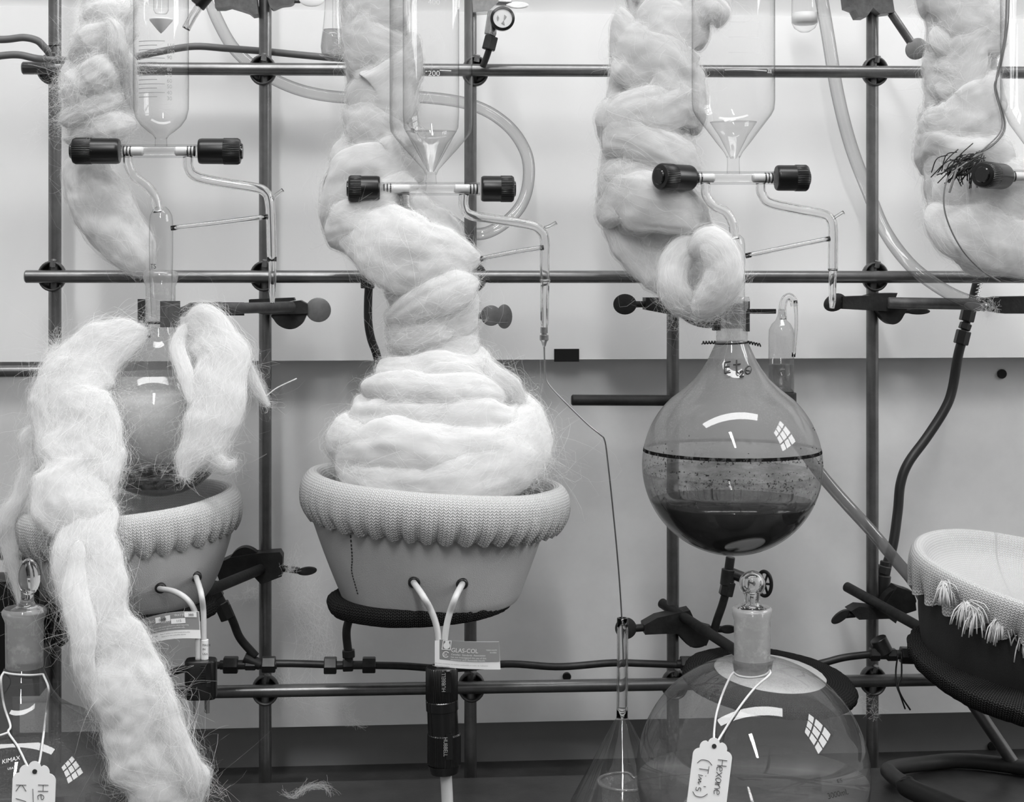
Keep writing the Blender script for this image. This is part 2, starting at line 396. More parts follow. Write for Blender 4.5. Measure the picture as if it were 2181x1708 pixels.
for z in (1.10, 1.50, 1.98, 2.40): fr.box((wx, -.99, z), (.05, 1.32, .06))
fr.build('window_frame', 'plaster', wn, smooth=False)
for i, y in enumerate((-1.41, -.99, -.57)):
    for z0, z1 in ((1.13, 1.47), (1.53, 1.95), (2.01, 2.37)):
        MB().box((wx + .02, y, (z0 + z1) / 2), (.004, .36, z1 - z0)).build('pane', 'day', wn, smooth=False)
# ------------------------------------------------------------------ lattice of rods
YV, YH = 0.0, -.0128
RR = .0063
def rod(name, label, a, b, r=RR, mat='rod', group=None, seg=28):
    return tag(MB().cyl(a, b, r, seg, .0012).build(name, mat, smooth='auto'), label, 'rod', group)
def vrod(px, py, label):
    c = P(px, py, YV)
    rod('lattice_rod', label, (c[0], YV, -.0399), (c[0], YV, .98), group='upright lattice rods')
vrod(117, 600, 'upright grey lattice rod beside the clumped wool and the short cut rod')
vrod(565, 600, 'upright grey lattice rod behind the bottle clamp arm and its wing screw')
vrod(1002, 800, 'upright grey lattice rod partly hidden by the jacketed glass reservoir')
vrod(1433, 900, 'upright grey lattice rod behind the flask of dark liquid')
vrod(1858, 700, 'upright grey lattice rod crossed by the sagging clear hose')
def hrod(x0, y0, x1, y1, label, Y=YH):
    rod('lattice_rod', label, P(x0, y0, Y), P(x1, y1, Y), group='level lattice rods')
hrod(47, 145, 2260, 155, 'level lattice rod under the round bubbler bulb, topmost of three')
hrod(53, 589, 2260, 590, 'level lattice rod behind the flask necks, middle one of three')
hrod(300, 1476, 2260, 1443, 'level lattice rod near the bench, lowest of three')
rod('short_rod', 'short grey rod ending at the upright beside the hanging wool strip', P(-60, 792, -.016), P(128, 790, -.016), .0058)
rod('short_rod', 'short dark rod behind the oval glass stopper', P(-60, 1178, .004), P(84, 1181, .004), .0062, 'cast_light')
rod('support_rod', 'short dark support rod ending in the open beside the flask of dark liquid', P(1217, 852, -.018), P(1452, 853, -.018), .0055, 'cast')

def connector(px, py, label, mat='cast_light'):
    c = P(px, py, -.003); r = .0138
    root = thing('lattice_connector', label, 'connector', c, 'cross connectors of the lattice')
    pr = [(0.0005, -r * .8), (r * .55, -r * .75), (r * .9, -r * .35), (r, 0), (r * .98, r * .45), (r * .86, r * .52), (r * .8, 0), (r * .4, -r * .45), (.0005, -r * .5)]
    mb = MB().lathe(pr, (0, 0, 0), (0, -1, 0), 28); v = mb.v[0]; v[:, 2] *= 1.12; v += c
    mb.build('cup', mat, root)
    MB().cyl(c + [.001, -.004, r * .7], c + [.002, -.006, r * 1.16], .0032, 6).build('set_screw', 'steel', root, smooth=False)
for px, py, lab in ((110, 148, 'beneath the two dark hoses'), (560, 150, 'beneath the crusted clamp'), (1012, 152, 'beside the round white dial'),
                    (1862, 153, 'beside the upper run of clear hose'), (112, 588, 'near the cut end of the middle lattice rod'), (562, 588, 'just above the bottle clamp arm'),
                    (1008, 590, 'partly hidden by the wrapped wool column'), (1862, 589, 'where the sagging clear hose drops past'), (566, 1468, 'below the brass tubing fittings'),
                    (1004, 1461, 'behind the two joined black plugs'), (1436, 1456, 'beside the black mesh support ring'), (1858, 1448, 'under the wire-tied brass fitting'),
                    (1433, 590, 'behind the knotted end of the wool')):
    connector(px, py, 'cup-shaped cast connector on the rod crossing ' + lab)

# ------------------------------------------------------------------ small clamp pieces
def wing(mb, px, py, Y, a, b, t=3.2, tilt=0, yawd=0):
    """flat oval thumb plate, half axes in pixels"""
    k = M(px, Y); th = np.linspace(0, 2 * np.pi, 28, endpoint=False); ct, st = math.cos(math.radians(tilt)), math.sin(math.radians(tilt)); cy_, sy_ = math.cos(math.radians(yawd)), math.sin(math.radians(yawd))
    c = P(px, py, Y); g = []
    for s_, yy in ((.86, -1), (1, -.6), (1, .6), (.86, 1)):
        x, z = a * np.cos(th) * s_ * k, b * np.sin(th) * s_ * k
        X, Z = x * ct + z * st, -x * st + z * ct; y = np.full_like(X, yy * t * k)
        X, y = X * cy_ - y * sy_, X * sy_ + y * cy_
        g.append(np.stack([X, y, Z], 1) + c)
    mb.grid(np.array(g), closed_v=True, caps=True); return mb
def pxcyl(mb, x0, y0, x1, y1, Y, r, seg=18, bev=.0006, Y1=None):
    return mb.cyl(P(x0, y0, Y), P(x1, y1, Y if Y1 is None else Y1), r * M((x0 + x1) / 2, Y) if not np.ndim(r) else [q * M(x0, Y) for q in r], seg, bev if not np.ndim(r) else 0)
def pxpoly(mb, pts, Y, thick):
    return mb.prism(PP(pts, Y), (0, thick, 0))
def smoothpoly(pts, n=60): return catmull(np.array(pts, float), n, True)
def hexnut(mb, x0, y0, x1, y1, Y, r): return mb.cyl(P(x0, y0, Y), P(x1, y1, Y), r * M(x0, Y), 6, .0008)

# bottle clamp on the first still: jaws, arm, boss and wing screw
Yc = -.16
def jaw(mb, x0, x1, y0, y1, Y, bulge, t=6):
    k = M(x0, Y); n = 10; g = []
    for i in range(n + 1):
        u = i / n; x = x0 + (x1 - x0) * u; yo = -bulge * k * math.sin(math.pi * u)
        g.append([P(x, y0, Y) + [0, yo, 0], P(x, y1, Y) + [0, yo, 0], P(x, y1, Y) + [0, yo + t * k, 0], P(x, y0, Y) + [0, yo + t * k, 0]])
    return mb.grid(np.array(g), closed_v=True, caps=True)
cl = thing('bottle_clamp', 'two-jawed metal clamp gripping the neck of the frosted flask', 'clamp', P(340, 700, Yc))
jaw(MB(), 341, 383, 641, 697, Yc - .017, 5, 7).build('jaw', 'cast_light', cl, smooth='auto')
jaw(MB(), 293, 308, 637, 694, Yc - .004, 2, 12).build('jaw', 'cast', cl, smooth='auto')
m = MB(); pxcyl(m, 372, 668, 410, 659, Yc - .012, (7, 15)); pxcyl(m, 408, 659, 470, 657, Yc - .012, 15, bev=.001, Y1=-.10); m.build('jaw_hinge', 'cast_light', cl, smooth='auto')
m = MB(); pxcyl(m, 424, 661, 428, 660, Yc - .020, 7); m.build('rivet', 'chrome', cl, smooth='auto')
m = MB().cyl(P(430, 659, -.145), P(622, 653, -.034), 11.5 * M(500, -.06), 20, .001); m.build('arm', 'cast_light', cl, smooth='auto')
m = MB(); jaw(m, 455, 520, 644, 672, -.085, 2, 5); m.build('arm_sleeve', 'cast', cl, smooth='auto')
def boss(name, label, body, hook, screws, Y, mat='cast', group='boss heads on the lattice rods', sub=None, slots=()):
    """right-angle boss head: cast body, round hook and wing screws; outlines in pixels"""
    c = P(body[0][0], max(q[1] for q in body), Y)
    r = thing(name, label, 'clamp', c, group)
    if body: pxpoly(MB(), body, Y - .008, .022).build('body', mat, r, smooth='auto')
    for hk in hook: pxpoly(MB(), smoothpoly(hk, 40), Y - .005, .014).build('hook', mat, r, smooth='auto')
    for (x0, y0, x1, y1, rs, wx_, wy_, a, b, tl, m2) in screws:
        s = MB(); pxcyl(s, x0, y0, x1, y1, Y, rs, 14); o = s.build('screw_shank', mat, r, smooth='auto')
        wing(MB(), wx_, wy_, Y - .002, a, b, 3.5, tl).build('wing', m2, r, smooth='auto')
    return r
boss('boss_head', 'dark boss head joining the bottle clamp arm to the upright rod', [(530, 638), (625, 634), (628, 640), (590, 646), (640, 640), (655, 648), (655, 668), (560, 670), (530, 662)],
     [[(582, 668), (650, 655), (648, 682), (632, 698), (613, 701), (595, 694), (584, 682)]], [(648, 657, 662, 660, 7, 678, 660, 27, 26, 20, 'wing')], -.014)
boss('boss_head', 'paired wing screws showing beside the wool-wrapped flask neck', [(985, 655), (1020, 655), (1020, 690), (985, 690)], [],
     [(1010, 672, 1040, 672, 7, 1046, 672, 22, 22, 0, 'wing'), (1020, 674, 1070, 674, 6, 1074, 674, 17, 26, 0, 'wing')], -.05)
b = boss('boss_head', 'black boss head clamping the flask of dark liquid to its upright', [(1376, 634), (1432, 634), (1445, 650), (1520, 655), (1520, 690), (1440, 672), (1376, 660)],
     [[(1452, 668), (1520, 662), (1520, 695), (1500, 698), (1478, 692), (1462, 682)]], [(1350, 648, 1378, 648, 7, 1331, 648, 25, 22, 0, 'cast')], -.014)
boss('boss_head', 'black boss head with two wing screws where the clear hose meets its rod', [(1795, 632), (1850, 630), (1868, 625), (1912, 624), (1908, 634), (1908, 664), (1795, 658)],
     [[(1872, 655), (1928, 655), (1924, 674), (1914, 687), (1900, 691), (1886, 684), (1876, 672)]],
     [(1788, 645, 1812, 645, 9, 1778, 644, 25, 18, -25, 'cast'), (1905, 660, 1940, 662, 6, 1955, 663, 26, 7, 0, 'cast')], -.014)
rod('clamp_rod', 'level clamp rod running from the black boss toward the wool bag', P(1890, 645, -.03), P(2230, 650, -.05), .0058, 'cast_light')
c = thing('jaw_clamp', 'blackened jaw clamp with a flat wing screw at the frame end of the clamp rod', 'clamp', P(2150, 660, -.05))
pxpoly(MB(), [(2098, 637), (2130, 632), (2260, 630), (2260, 668), (2140, 668), (2100, 660)], -.058, .02).build('body', 'cast', c, smooth='auto')
wing(MB(), 2075, 653, -.062, 22, 9, 3, 10).build('wing', 'wing', c, smooth='auto')
MB().cyl(P(2090, 652, -.060), P(2104, 650, -.056), .003, 10).build('screw_shank', 'steel', c)
boss('boss_head', 'tilted boss head with a ribbed wing screw high on the upright by the clear hose', [(1803, -10), (1900, -12), (1906, 26), (1875, 30), (1860, 16), (1846, 36), (1830, 36), (1822, 20), (1806, 14)],
     [], [(1898, 28, 1940, 90, 9, 1952, 104, 25, 22, -35, 'wing')], -.014, 'cast_light')
boss('boss_head', 'crusted boss head with a pale wing screw at the top of the upright', [(455, -15), (545, -20), (548, 12), (550, 30), (538, 32), (528, 24), (510, 18), (490, 12), (476, 16), (458, 16)],
     [[(572, -12), (610, -14), (628, -6), (622, 8), (600, 12), (578, 18)]], [(606, 2, 640, 2, 5, 664, -2, 27, 16, 0, 'panel_white')], -.014, 'cast_light')
boss('boss_head', 'boss head with a pale thumb plate above the round white dial', [(1005, -15), (1062, -18), (1062, 4), (1040, 24), (1008, 26)], [], [(1055, 4, 1090, 6, 8, 1102, 11, 24, 7, 0, 'panel_white')], -.014, 'chrome')
boss('boss_head', 'black boss head with an oval wing screw beside the dangling wool shreds', [(455, 1205), (490, 1188), (540, 1180), (560, 1178), (596, 1176), (602, 1186), (600, 1228), (556, 1245), (542, 1230), (520, 1230), (470, 1245)],
     [[(484, 1200), (500, 1175), (520, 1166), (540, 1172), (555, 1188), (556, 1212), (490, 1222)]], [(594, 1210, 638, 1215, 7, 654, 1216, 21, 9, -6, 'cast')], -.016)
rod('ring_rod', 'black sloping rod carrying the heating mantle with the printed tag', P(420, 1268, -.15), P(556, 1212, -.024), .0052, 'cast')
boss('boss_head', 'corroded boss head with a round wing screw behind the slender glass stem', [(1372, 1332), (1400, 1316), (1470, 1300), (1484, 1330), (1520, 1340), (1505, 1375), (1470, 1378), (1445, 1350), (1420, 1350), (1374, 1352)],
     [[(1446, 1345), (1508, 1345), (1505, 1372), (1480, 1380), (1458, 1368)]], [(1352, 1338, 1376, 1336, 8, 1333, 1338, 23, 23, 0, 'cast'), (1498, 1340, 1540, 1340, 7, 1550, 1340, 18, 9, 0, 'cast')], -.016)
rod('ring_rod', 'black sloping rod behind the stoppered flask carrying the mesh ring', P(1409, 1284, .014), P(1590, 1400, -.12), .0052, 'cast')
boss('boss_head', 'black boss head with a drooping wing screw below the grey sloping hose', [(1812, 1302), (1830, 1292), (1880, 1296), (1912, 1250), (1948, 1262), (1952, 1300), (1915, 1312), (1908, 1328), (1895, 1318), (1830, 1320)],
     [[(1876, 1298), (1888, 1268), (1912, 1254), (1940, 1258), (1952, 1282), (1935, 1284), (1918, 1282), (1905, 1300), (1890, 1312)]], [(1800, 1310, 1822, 1308, 7, 1790, 1313, 23, 10, -35, 'cast')], -.016)
rod('ring_rod', 'black sloping rod carrying the dark fringed mantle', P(1802, 1249, .016), P(2010, 1364, -.12), .0052, 'cast')

# ------------------------------------------------------------------ gas tubing and fittings
def hose(name, label, pts, r, mat, cat='hose', n=80, seg=12, flatr=None):
    pw = PP(pts); k = M(pts[0][0], pts[0][2])
    return tag(MB().tube(pw, r * k, seg, True, smooth_n=n).build(name, mat), label, cat)
hose('copper_tube', 'dark copper tube running along above the lowest lattice rod', [(340, 1445, -.02), (390, 1425, -.03), (480, 1416, -.03), (600, 1413, -.03), (720, 1416, -.03), (850, 1418, -.03), (960, 1424, -.03), (1080, 1414, -.03), (1190, 1420, -.03), (1300, 1412, -.03), (1370, 1413, -.03), (1470, 1417, -.03)], 8, 'copper', 'tube')
def fitting(name, label, Y, pieces, nuts, mat='brass', group='brass compression fittings'):
    c = P(nuts[0][0], nuts[0][1] + nuts[0][4], Y)
    r = thing(name, label, 'fitting', c, group)
    for (x0, y0, x1, y1, rad) in pieces: pxcyl(MB(), x0, y0, x1, y1, Y, rad, 20).build('body', mat, r, smooth='auto')
    for (x0, y0, x1, y1, rad) in nuts: hexnut(MB(), x0, y0, x1, y1, Y, rad).build('nut', mat, r, smooth=False)
    return r
fitting('tube_fitting', 'brass tee fitting beside the small black plug', -.03, [(468, 1416, 590, 1415, 10), (520, 1400, 556, 1416, 12)], [(476, 1416, 507, 1416, 19), (522, 1415, 545, 1415, 13), (558, 1415, 587, 1415, 18)])
fitting('tube_fitting', 'brass tee fitting under the sagging rear tube', -.03, [(690, 1417, 800, 1416, 9), (743, 1385, 743, 1416, 9)], [(690, 1417, 717, 1417, 19), (730, 1417, 752, 1416, 14), (772, 1416, 800, 1416, 18), (742, 1384, 743, 1400, 15)])
fitting('tube_fitting', 'brass nut half hidden by the black mesh ring', -.03, [(1440, 1414, 1500, 1414, 9)], [(1449, 1413, 1478, 1413, 16)])
fitting('tube_fitting', 'brass tee fitting tied with a twist of black wire', -.03, [(1850, 1394, 1950, 1394, 10), (1870, 1360, 1885, 1390, 18)], [(1852, 1393, 1873, 1393, 15), (1888, 1394, 1908, 1394, 14), (1918, 1395, 1948, 1396, 19)])
hose('copper_tube', 'dark copper tube rising to the wire-tied brass tee', [(1640, 1440, -.03), (1752, 1412, -.03), (1800, 1400, -.03), (1858, 1393, -.03)], 8, 'copper', 'tube', 40)
hose('copper_tube', 'dark copper tube dropping behind the mantle to the brass tee', [(748, 1200, -.02), (746, 1300, -.03), (738, 1345, -.03), (742, 1392, -.03)], 9, 'copper', 'tube', 40)
hose('copper_tube', 'dark copper tube curving from the angled valve to the tee by the black plug', [(482, 1290, -.03), (497, 1325, -.03), (512, 1360, -.03), (545, 1398, -.03)], 9, 'copper', 'tube', 40)
def valve(name, label, Y, cyls, nuts, extra=None, mat='brass'):
    c = P(cyls[0][0], cyls[0][1], Y); r = thing(name, label, 'valve', c)
    for x0, y0, x1, y1, rad in cyls: pxcyl(MB(), x0, y0, x1, y1, Y, rad, 20).build('body', mat, r, smooth='auto')
    for x0, y0, x1, y1, rad in nuts: hexnut(MB(), x0, y0, x1, y1, Y, rad).build('nut', mat, r, smooth=False)
    return r
valve('needle_valve', 'angled brass valve tucked behind the mantle with the printed tag', -.03, [(440, 1236, 470, 1292, 16), (430, 1250, 465, 1262, 12)], [(471, 1284, 486, 1318, 17), (446, 1245, 462, 1275, 19)])
v = valve('needle_valve', 'brass valve with a spoked handle behind the ball stopper', -.02, [(1556, 1186, 1552, 1215, 10), (1552, 1212, 1548, 1246, 15), (1556, 1220, 1618, 1244, 12)], [(1552, 1238, 1545, 1268, 16)])
th = np.linspace(0, 2 * np.pi, 40, endpoint=False); kk = M(1625, -.03); cc = P(1628, 1243, -.03)
MB().tube(cc + np.stack([13 * np.cos(th), -9 * np.cos(th), 26 * np.sin(th)], 1) * kk, 4 * kk, 8, closed=True).build('handle', 'cast', v)
s = MB()
for a in (0, 60, 120):
    a = math.radians(a); d = np.array([13 * math.cos(a), -9 * math.cos(a), 26 * math.sin(a)]) * kk; s.cyl(cc - d, cc + d, 2.5 * kk, 8)
s.build('spoke', 'cast', v)
hose('copper_tube', 'dark copper tube slanting down from the spoked valve', [(1546, 1262, -.02), (1538, 1290, -.02), (1528, 1318, -.02), (1520, 1345, -.02)], 9, 'copper', 'tube', 30)
# dial valve at the top
v = thing('dial_valve', 'small chrome valve with a round white dial in a black rim', 'valve', P(1040, 110, -.035))
pxcyl(MB(), 1052, 24, 1044, 74, -.035, 13).build('body', 'chrome', v, smooth='auto')
hexnut(MB(), 1046, 66, 1043, 76, -.035, 14).build('nut', 'chrome', v, smooth=False)
hexnut(MB(), 1047, 78, 1040, 106, -.035, 16).build('nut', 'brass', v, smooth=False)
c = P(1070, 40, -.045); k = M(1070, -.045)
MB().lathe([(4 * k, .010), (20 * k, .008), (26 * k, .002), (26 * k, -.003), (20.5 * k, -.0045), (20 * k, -.003)], c, (0, 1, 0), 40).build('rim', 'black', v, smooth='auto')
MB().lathe([(20.3 * k, 0), (20.3 * k, .0015)], c - [0, .0036, 0], (0, 1, 0), 40).build('dial', 'paper', v, smooth='auto')
s = MB()
for q in ([(1074, 31), (1079, 35), (1073, 43)], [(1073, 43), (1068, 49), (1075, 53)], [(1060, 32), (1063, 38), (1060, 45), (1058, 38)]): s.prism(PP(q, -.0492), (0, .0006, 0))
s.build('dial_mark', 'print_grey', v, smooth=False)
MB().tube(PP([(1042, 104, -.035), (1036, 122, -.032), (1028, 142, -.028)]), 7 * k, 10, smooth_n=12).build('stem', 'copper', v)

hose('rubber_hose', 'dark rubber hose ending in a bend behind the clumped wool, upper of two', [(-60, 84, -.03), (10, 84, -.03), (50, 80, -.03), (78, 86, -.03), (92, 98, -.028), (104, 112, -.024)], 8, 'hose_olive')
hose('rubber_hose', 'dark rubber hose running level behind the clumped wool, lower of two', [(-60, 128, -.03), (0, 119, -.03), (40, 117, -.03), (80, 125, -.03), (125, 128, -.03), (180, 128, .03), (280, 122, .03), (330, 112, .03), (410, 99, .03), (480, 103, .03), (560, 109, .03), (640, 117, .03), (720, 124, .03), (800, 128, .03)], 8, 'hose_olive')
s = thing('tie_wire', 'thin dark wire twisted round the upright by the two rubber hoses', 'wire', P(113, 102, -.008))
th = np.linspace(0, 2 * np.pi, 24, endpoint=False); cw = P(113, 99, 0)
MB().tube(cw + np.stack([.0072 * np.cos(th), .0072 * np.sin(th), .001 * np.cos(th)], 1), .0009, 6, closed=True).build('loop', 'black', s)
hose('rubber_hose', 'black rubber hose dropping from the middle lattice rod beside the wool column', [(790, 585, -.024), (785, 620, -.024), (784, 680, -.022), (790, 720, -.018), (802, 755, -.012), (812, 800, 0), (815, 850, .03)], 9, 'hose_black')
c = thing('hose_collar', 'black collar where the rubber hose meets the middle lattice rod', 'fitting', P(787, 612, -.024))
pxcyl(MB(), 788, 570, 788, 598, -.026, 12).build('cap', 'cast', c, smooth='auto')
pxcyl(MB(), 783, 592, 783, 614, -.028, 15).build('collar', 'cast', c, smooth='auto')
hose('rubber_hose', 'long black rubber hose curving down beside the fringed mantle', [(2049, 725, .03), (2040, 760, .03), (2028, 830, .03), (2012, 872, .028), (1975, 930, .025), (1935, 985, .02), (1918, 1030, .018), (1912, 1090, .016), (1902, 1160, .012), (1890, 1200, .01), (1884, 1230, .008)], 10.5, 'hose_black')
fitting('hose_connector', 'stacked black nuts on the end of the long curving hose', .03, [(2082, 590, 2052, 715, 8)], [(2064, 658, 2058, 684, 16), (2058, 688, 2053, 702, 13), (2053, 704, 2046, 733, 16)], 'hose_black', None)
s = MB()
for i in range(5): q = P(2083 - i * 2, 606 + i * 8, .03); s.lathe([(.0036, -.001), (.0052, 0), (.0036, .001)], q, (-.2, 0, 1), 14)
s.build('spring', 'chrome', bpy.data.objects['hose_connector'])
fitting('hose_connector', 'black coupling where the curving hose ends behind the grey sloping hose', .008, [(1886, 1195, 1880, 1235, 11), (1882, 1225, 1872, 1300, 16)], [(1884, 1205, 1880, 1222, 15)], 'hose_black', None)
# clear hoses
hose('clear_hose', 'clear plastic hose looping behind the jacketed reservoir', [(440, -20, .045), (462, 40, .045), (500, 105, .045), (560, 155, .045), (640, 192, .045), (740, 208, .045), (880, 206, .045), (1000, 222, .045), (1075, 262, .04), (1118, 320, .035), (1126, 380, .03), (1108, 440, .025), (1060, 485, .02), (1010, 498, .02), (960, 470, .015)], 13, 'clear_hose', n=140, seg=16)
hose('clear_hose', 'clear plastic hose sagging past the upright to the clamp rod', [(1745, -30, .02), (1764, 80, .02), (1784, 200, .022), (1812, 310, .026), (1850, 410, .03), (1885, 492, .01), (1935, 560, -.018), (1990, 605, -.034), (2045, 635, -.046), (2100, 650, -.052)], 14, 'clear_hose', n=140, seg=16)
hose('plastic_hose', 'cloudy grey plastic hose sloping away from behind the flask of dark liquid', [(1690, 930, -.075), (1750, 1012, -.075), (1800, 1070, -.075), (1855, 1130, -.078), (1905, 1190, -.08), (1950, 1245, -.085), (1985, 1310, -.085), (2005, 1360, -.08)], 13, 'plastic_hose', n=90, seg=16)
rod('leaning_rod', 'grey rod leaning under the dark mantle down to the bench', P(1985, 1370, -.05), P(2188, 1669, -.06), .0062, 'rod')
# ------------------------------------------------------------------ glass still heads
def glass_tube(pts, r, name, parent, n=40, bore=.62, mat='glass_tube', seg=18):
    """hollow glass tubing: outer wall and bore in one mesh"""
    pw = PP(pts); k = M(pts[0][0], pts[0][2]); mb = MB()
    p = catmull(pw, n); T, A, B = frames(p); th = np.linspace(0, 2 * np.pi, seg, endpoint=False)
    rr = np.interp(np.linspace(0, 1, n), np.linspace(0, 1, len(r)), r) * k if np.ndim(r) else np.full(n, r * k)
    ring = np.cos(th)[None, :, None] * A[:, None] + np.sin(th)[None, :, None] * B[:, None]
    go = p[:, None] + ring * rr[:, None, None]; gi = p[:, None] + ring * (rr * bore)[:, None, None]
    mb.grid(go, closed_v=True); mb.grid(gi[::-1], closed_v=True)
    f = []; o = n * seg
    for j in range(seg):
        j2 = (j + 1) % seg
        f.append((j, o + (n - 1) * seg + j, o + (n - 1) * seg + j2, j2)); f.append(((n - 1) * seg + j, (n - 1) * seg + j2, o + j2, o + j))
    mb.f += f
    return mb.build(name, mat, parent)
def knob(root, x_in, x_out, cy, Y, r=27.5, turn=0.0, ty=0):
    """ribbed black stopcock cap; turn swings its free end toward the camera"""
    k = M(x_in, Y); a = P(x_in, cy, Y); d = 1 if x_out > x_in else -1; L_ = abs(x_out - x_in) * k
    ax = np.array([d * math.cos(turn), -math.sin(turn), 0]); L_ /= math.cos(turn) if turn else 1
    R = r * k; pr = [(R * .55, 0), (R * .9, .0), (R * .97, L_ * .03), (R, L_ * .08), (R, L_ * .60)]
    kb = MB().lathe(pr, a, ax, 36).build('knob', 'black', root, smooth='auto')
    mb = MB(); seg = 132; ref = np.array([0, 0, 1.]); e1 = np.cross(ref, ax); e2 = np.cross(ax, e1); th = np.linspace(0, 2 * np.pi, seg, endpoint=False)
    mod = np.array([1.0, 1.0, .955] * (seg // 3)); g = []
    for rr, z, m_ in ((.98, .58, 0), (1.03, .60, 1), (1.03, .93, 1), (.93, .985, .3), (.80, 1.0, 0)):
        g.append(a + ax * z * L_ + (np.cos(th)[:, None] * e1 + np.sin(th)[:, None] * e2) * (R * rr * (1 - (1 - mod) * m_))[:, None])
    mb.grid(np.array(g), closed_v=True, caps=True).build('grip', 'black', kb, smooth='auto')
    MB().lathe([(R * .62, .0), (R * .62, L_ * .035), (R * .55, L_ * .06)], a + ax * L_ * .99, ax, 28).build('end_disc', 'black_gloss', kb, smooth='auto')
    return kb
def still(label, cx, Y, res, neck, cy, xl, xr, kl, kr, left_tube, body, outlet, tip, ret, nib, inner=None, r=14, loc=None, turn_l=0, turn_r=0, plugs=(48, 48), tick=None):
    root = thing('still_head', label, 'still head', P(cx, cy, Y) if loc is None else loc, 'glass still heads')
    m = MB(); lathe_px(m, cx, Y, res, 64); m.build('reservoir', 'glass', root)
    if inner: m = MB(); lathe_px(m, cx, Y, inner, 64); m.build('inner_wall', 'glass_clean', root)
    m = MB(); lathe_px(m, cx, Y, neck, 32); m.build('neck', 'glass_clean', root)
    glass_tube([(xl, cy, Y), ((xl + xr) / 2, cy, Y), (xr, cy, Y)], r, 'cross_tube', root, 8, .80, 'glass_clean')
    for x0, d, pl in ((xl, 1, plugs[0]), (xr, -1, plugs[1])):
        m = MB(); pxcyl(m, x0 + d * 4, cy, x0 + d * pl, cy, Y, 9.6, 20, .0012); m.build('plug', 'teflon', root, smooth='auto')
        k = M(x0, Y)
        for q in (6, 13, 20):
            MB().lathe([(9.4 * k, -1.6 * k), (11.6 * k, -.8 * k), (11.6 * k, .8 * k), (9.4 * k, 1.6 * k)], P(x0 + d * q, cy, Y), (1, 0, 0), 24).build('seal_ring', 'rubber', root, smooth='auto')
    if kl: knob(root, xl - 3, kl, cy + (0 if cx > 300 else 0), Y, turn=turn_l)
    if kr: knob(root, xr + 3, kr, cy, Y, turn=turn_r)
    if left_tube: glass_tube(left_tube, 10.5, 'side_tube', root, 40, .72)
    if body: m = MB(); lathe_px(m, body[0], Y, body[1], 40); m.build('body_tube', 'glass_clean', root)
    if outlet: glass_tube(outlet, 10.5, 'outlet_tube', root, 60, .68)
    if tip: glass_tube(tip[0], tip[1], 'drip_tip', root, 26, .5)
    if ret: glass_tube(ret, 5.5, 'return_tube', root, 12, .55)
    if nib: glass_tube(nib, 4.2, 'sealed_nib', root, 8, .4)
    return root
YS = -.175
SA = still('clear glass still head with numbered lines over the frosted flask', 343, YS,
    [(58, -200), (58, 60), (58.5, 180), (58, 232), (53, 252), (42, 268), (28, 280), (17, 288), (12, 296)], [(12, 292), (12.5, 302), (13, 312)], 322, 258, 420, 156, 512,
    [(272, 333, YS), (274, 352, YS), (286, 376, YS), (312, 396, YS), (330, 420, YS), (337, 452, YS)],
    (343, [(10, 440), (17, 447), (23, 458), (25, 475), (25, 540), (24, 580), (22, 640), (20, 676)]),
    [(400, 334, YS), (402, 358, YS), (418, 376, YS), (470, 388, YS), (545, 400, YS), (566, 410, YS), (574, 428, YS), (577, 470, YS), (579, 556, YS)],
    ([(579, 552, YS), (580, 560, YS), (580, 600, YS), (580, 622, YS), (580, 646, YS)], [11, 8.5, 8, 7.5, 4.5]),
    [(364, 486, YS), (470, 474, YS), (570, 461, YS)], [(578, 424, YS), (590, 414, YS), (603, 404, YS)])
SB = still('large jacketed glass still head marked in hundreds above the wool-wrapped flask', 918, YS,
    [(88, -200), (88, 100), (88, 262), (86, 280), (78, 292), (56, 318), (34, 342), (16, 362), (12, 372)], [(11, 366), (11, 378), (12, 392)], 402, 812, 1022, 742, 1095,
    [(862, 414, YS), (864, 440, YS), (880, 458, YS), (905, 470, YS), (915, 500, YS)], None,
    [(988, 414, YS), (988, 440, YS), (1002, 458, YS), (1060, 468, YS), (1130, 480, YS), (1152, 492, YS), (1160, 510, YS), (1160, 560, YS), (1161, 600, YS)],
    ([(1161, 596, YS), (1161, 606, YS), (1160, 640, YS), (1160, 684, YS), (1160, 700, YS)], [12, 9.5, 9, 8.5, 6]),
    [(1020, 552, YS), (1090, 538, YS), (1158, 527, YS)], [(1160, 486, YS), (1172, 482, YS), (1185, 474, YS)],
    inner=[(60, -200), (60, 240), (58, 272), (40, 306), (14, 352), (6, 366)], plugs=(62, 55))
SC = still('clear glass still head with a single white line above the flask of dark liquid', 1562, YS,
    [(88, -200), (88, 100), (88, 215), (86, 234), (80, 246), (60, 272), (36, 304), (20, 324), (14, 336)], [(14, 332), (13, 345), (14, 370)], 379, 1474, 1650, 1396, 1722,
    [(1502, 390, YS), (1504, 416, YS), (1520, 438, YS), (1546, 452, YS), (1560, 476, YS), (1564, 510, YS)],
    (1566, [(10, 500), (18, 508), (21, 522), (21, 560), (20, 600), (20, 640), (19, 690)]),
    [(1620, 390, YS), (1622, 412, YS), (1640, 432, YS), (1700, 446, YS), (1752, 456, YS), (1768, 466, YS), (1774, 486, YS), (1774, 540, YS), (1774, 576, YS)],
    ([(1774, 572, YS), (1774, 580, YS), (1773, 610, YS), (1773, 640, YS), (1772, 657, YS)], [11, 8.5, 8, 7.5, 5]),
    [(1588, 545, YS), (1680, 526, YS), (1768, 508, YS)], [(1774, 466, YS), (1784, 460, YS), (1797, 452, YS)], turn_l=.55)
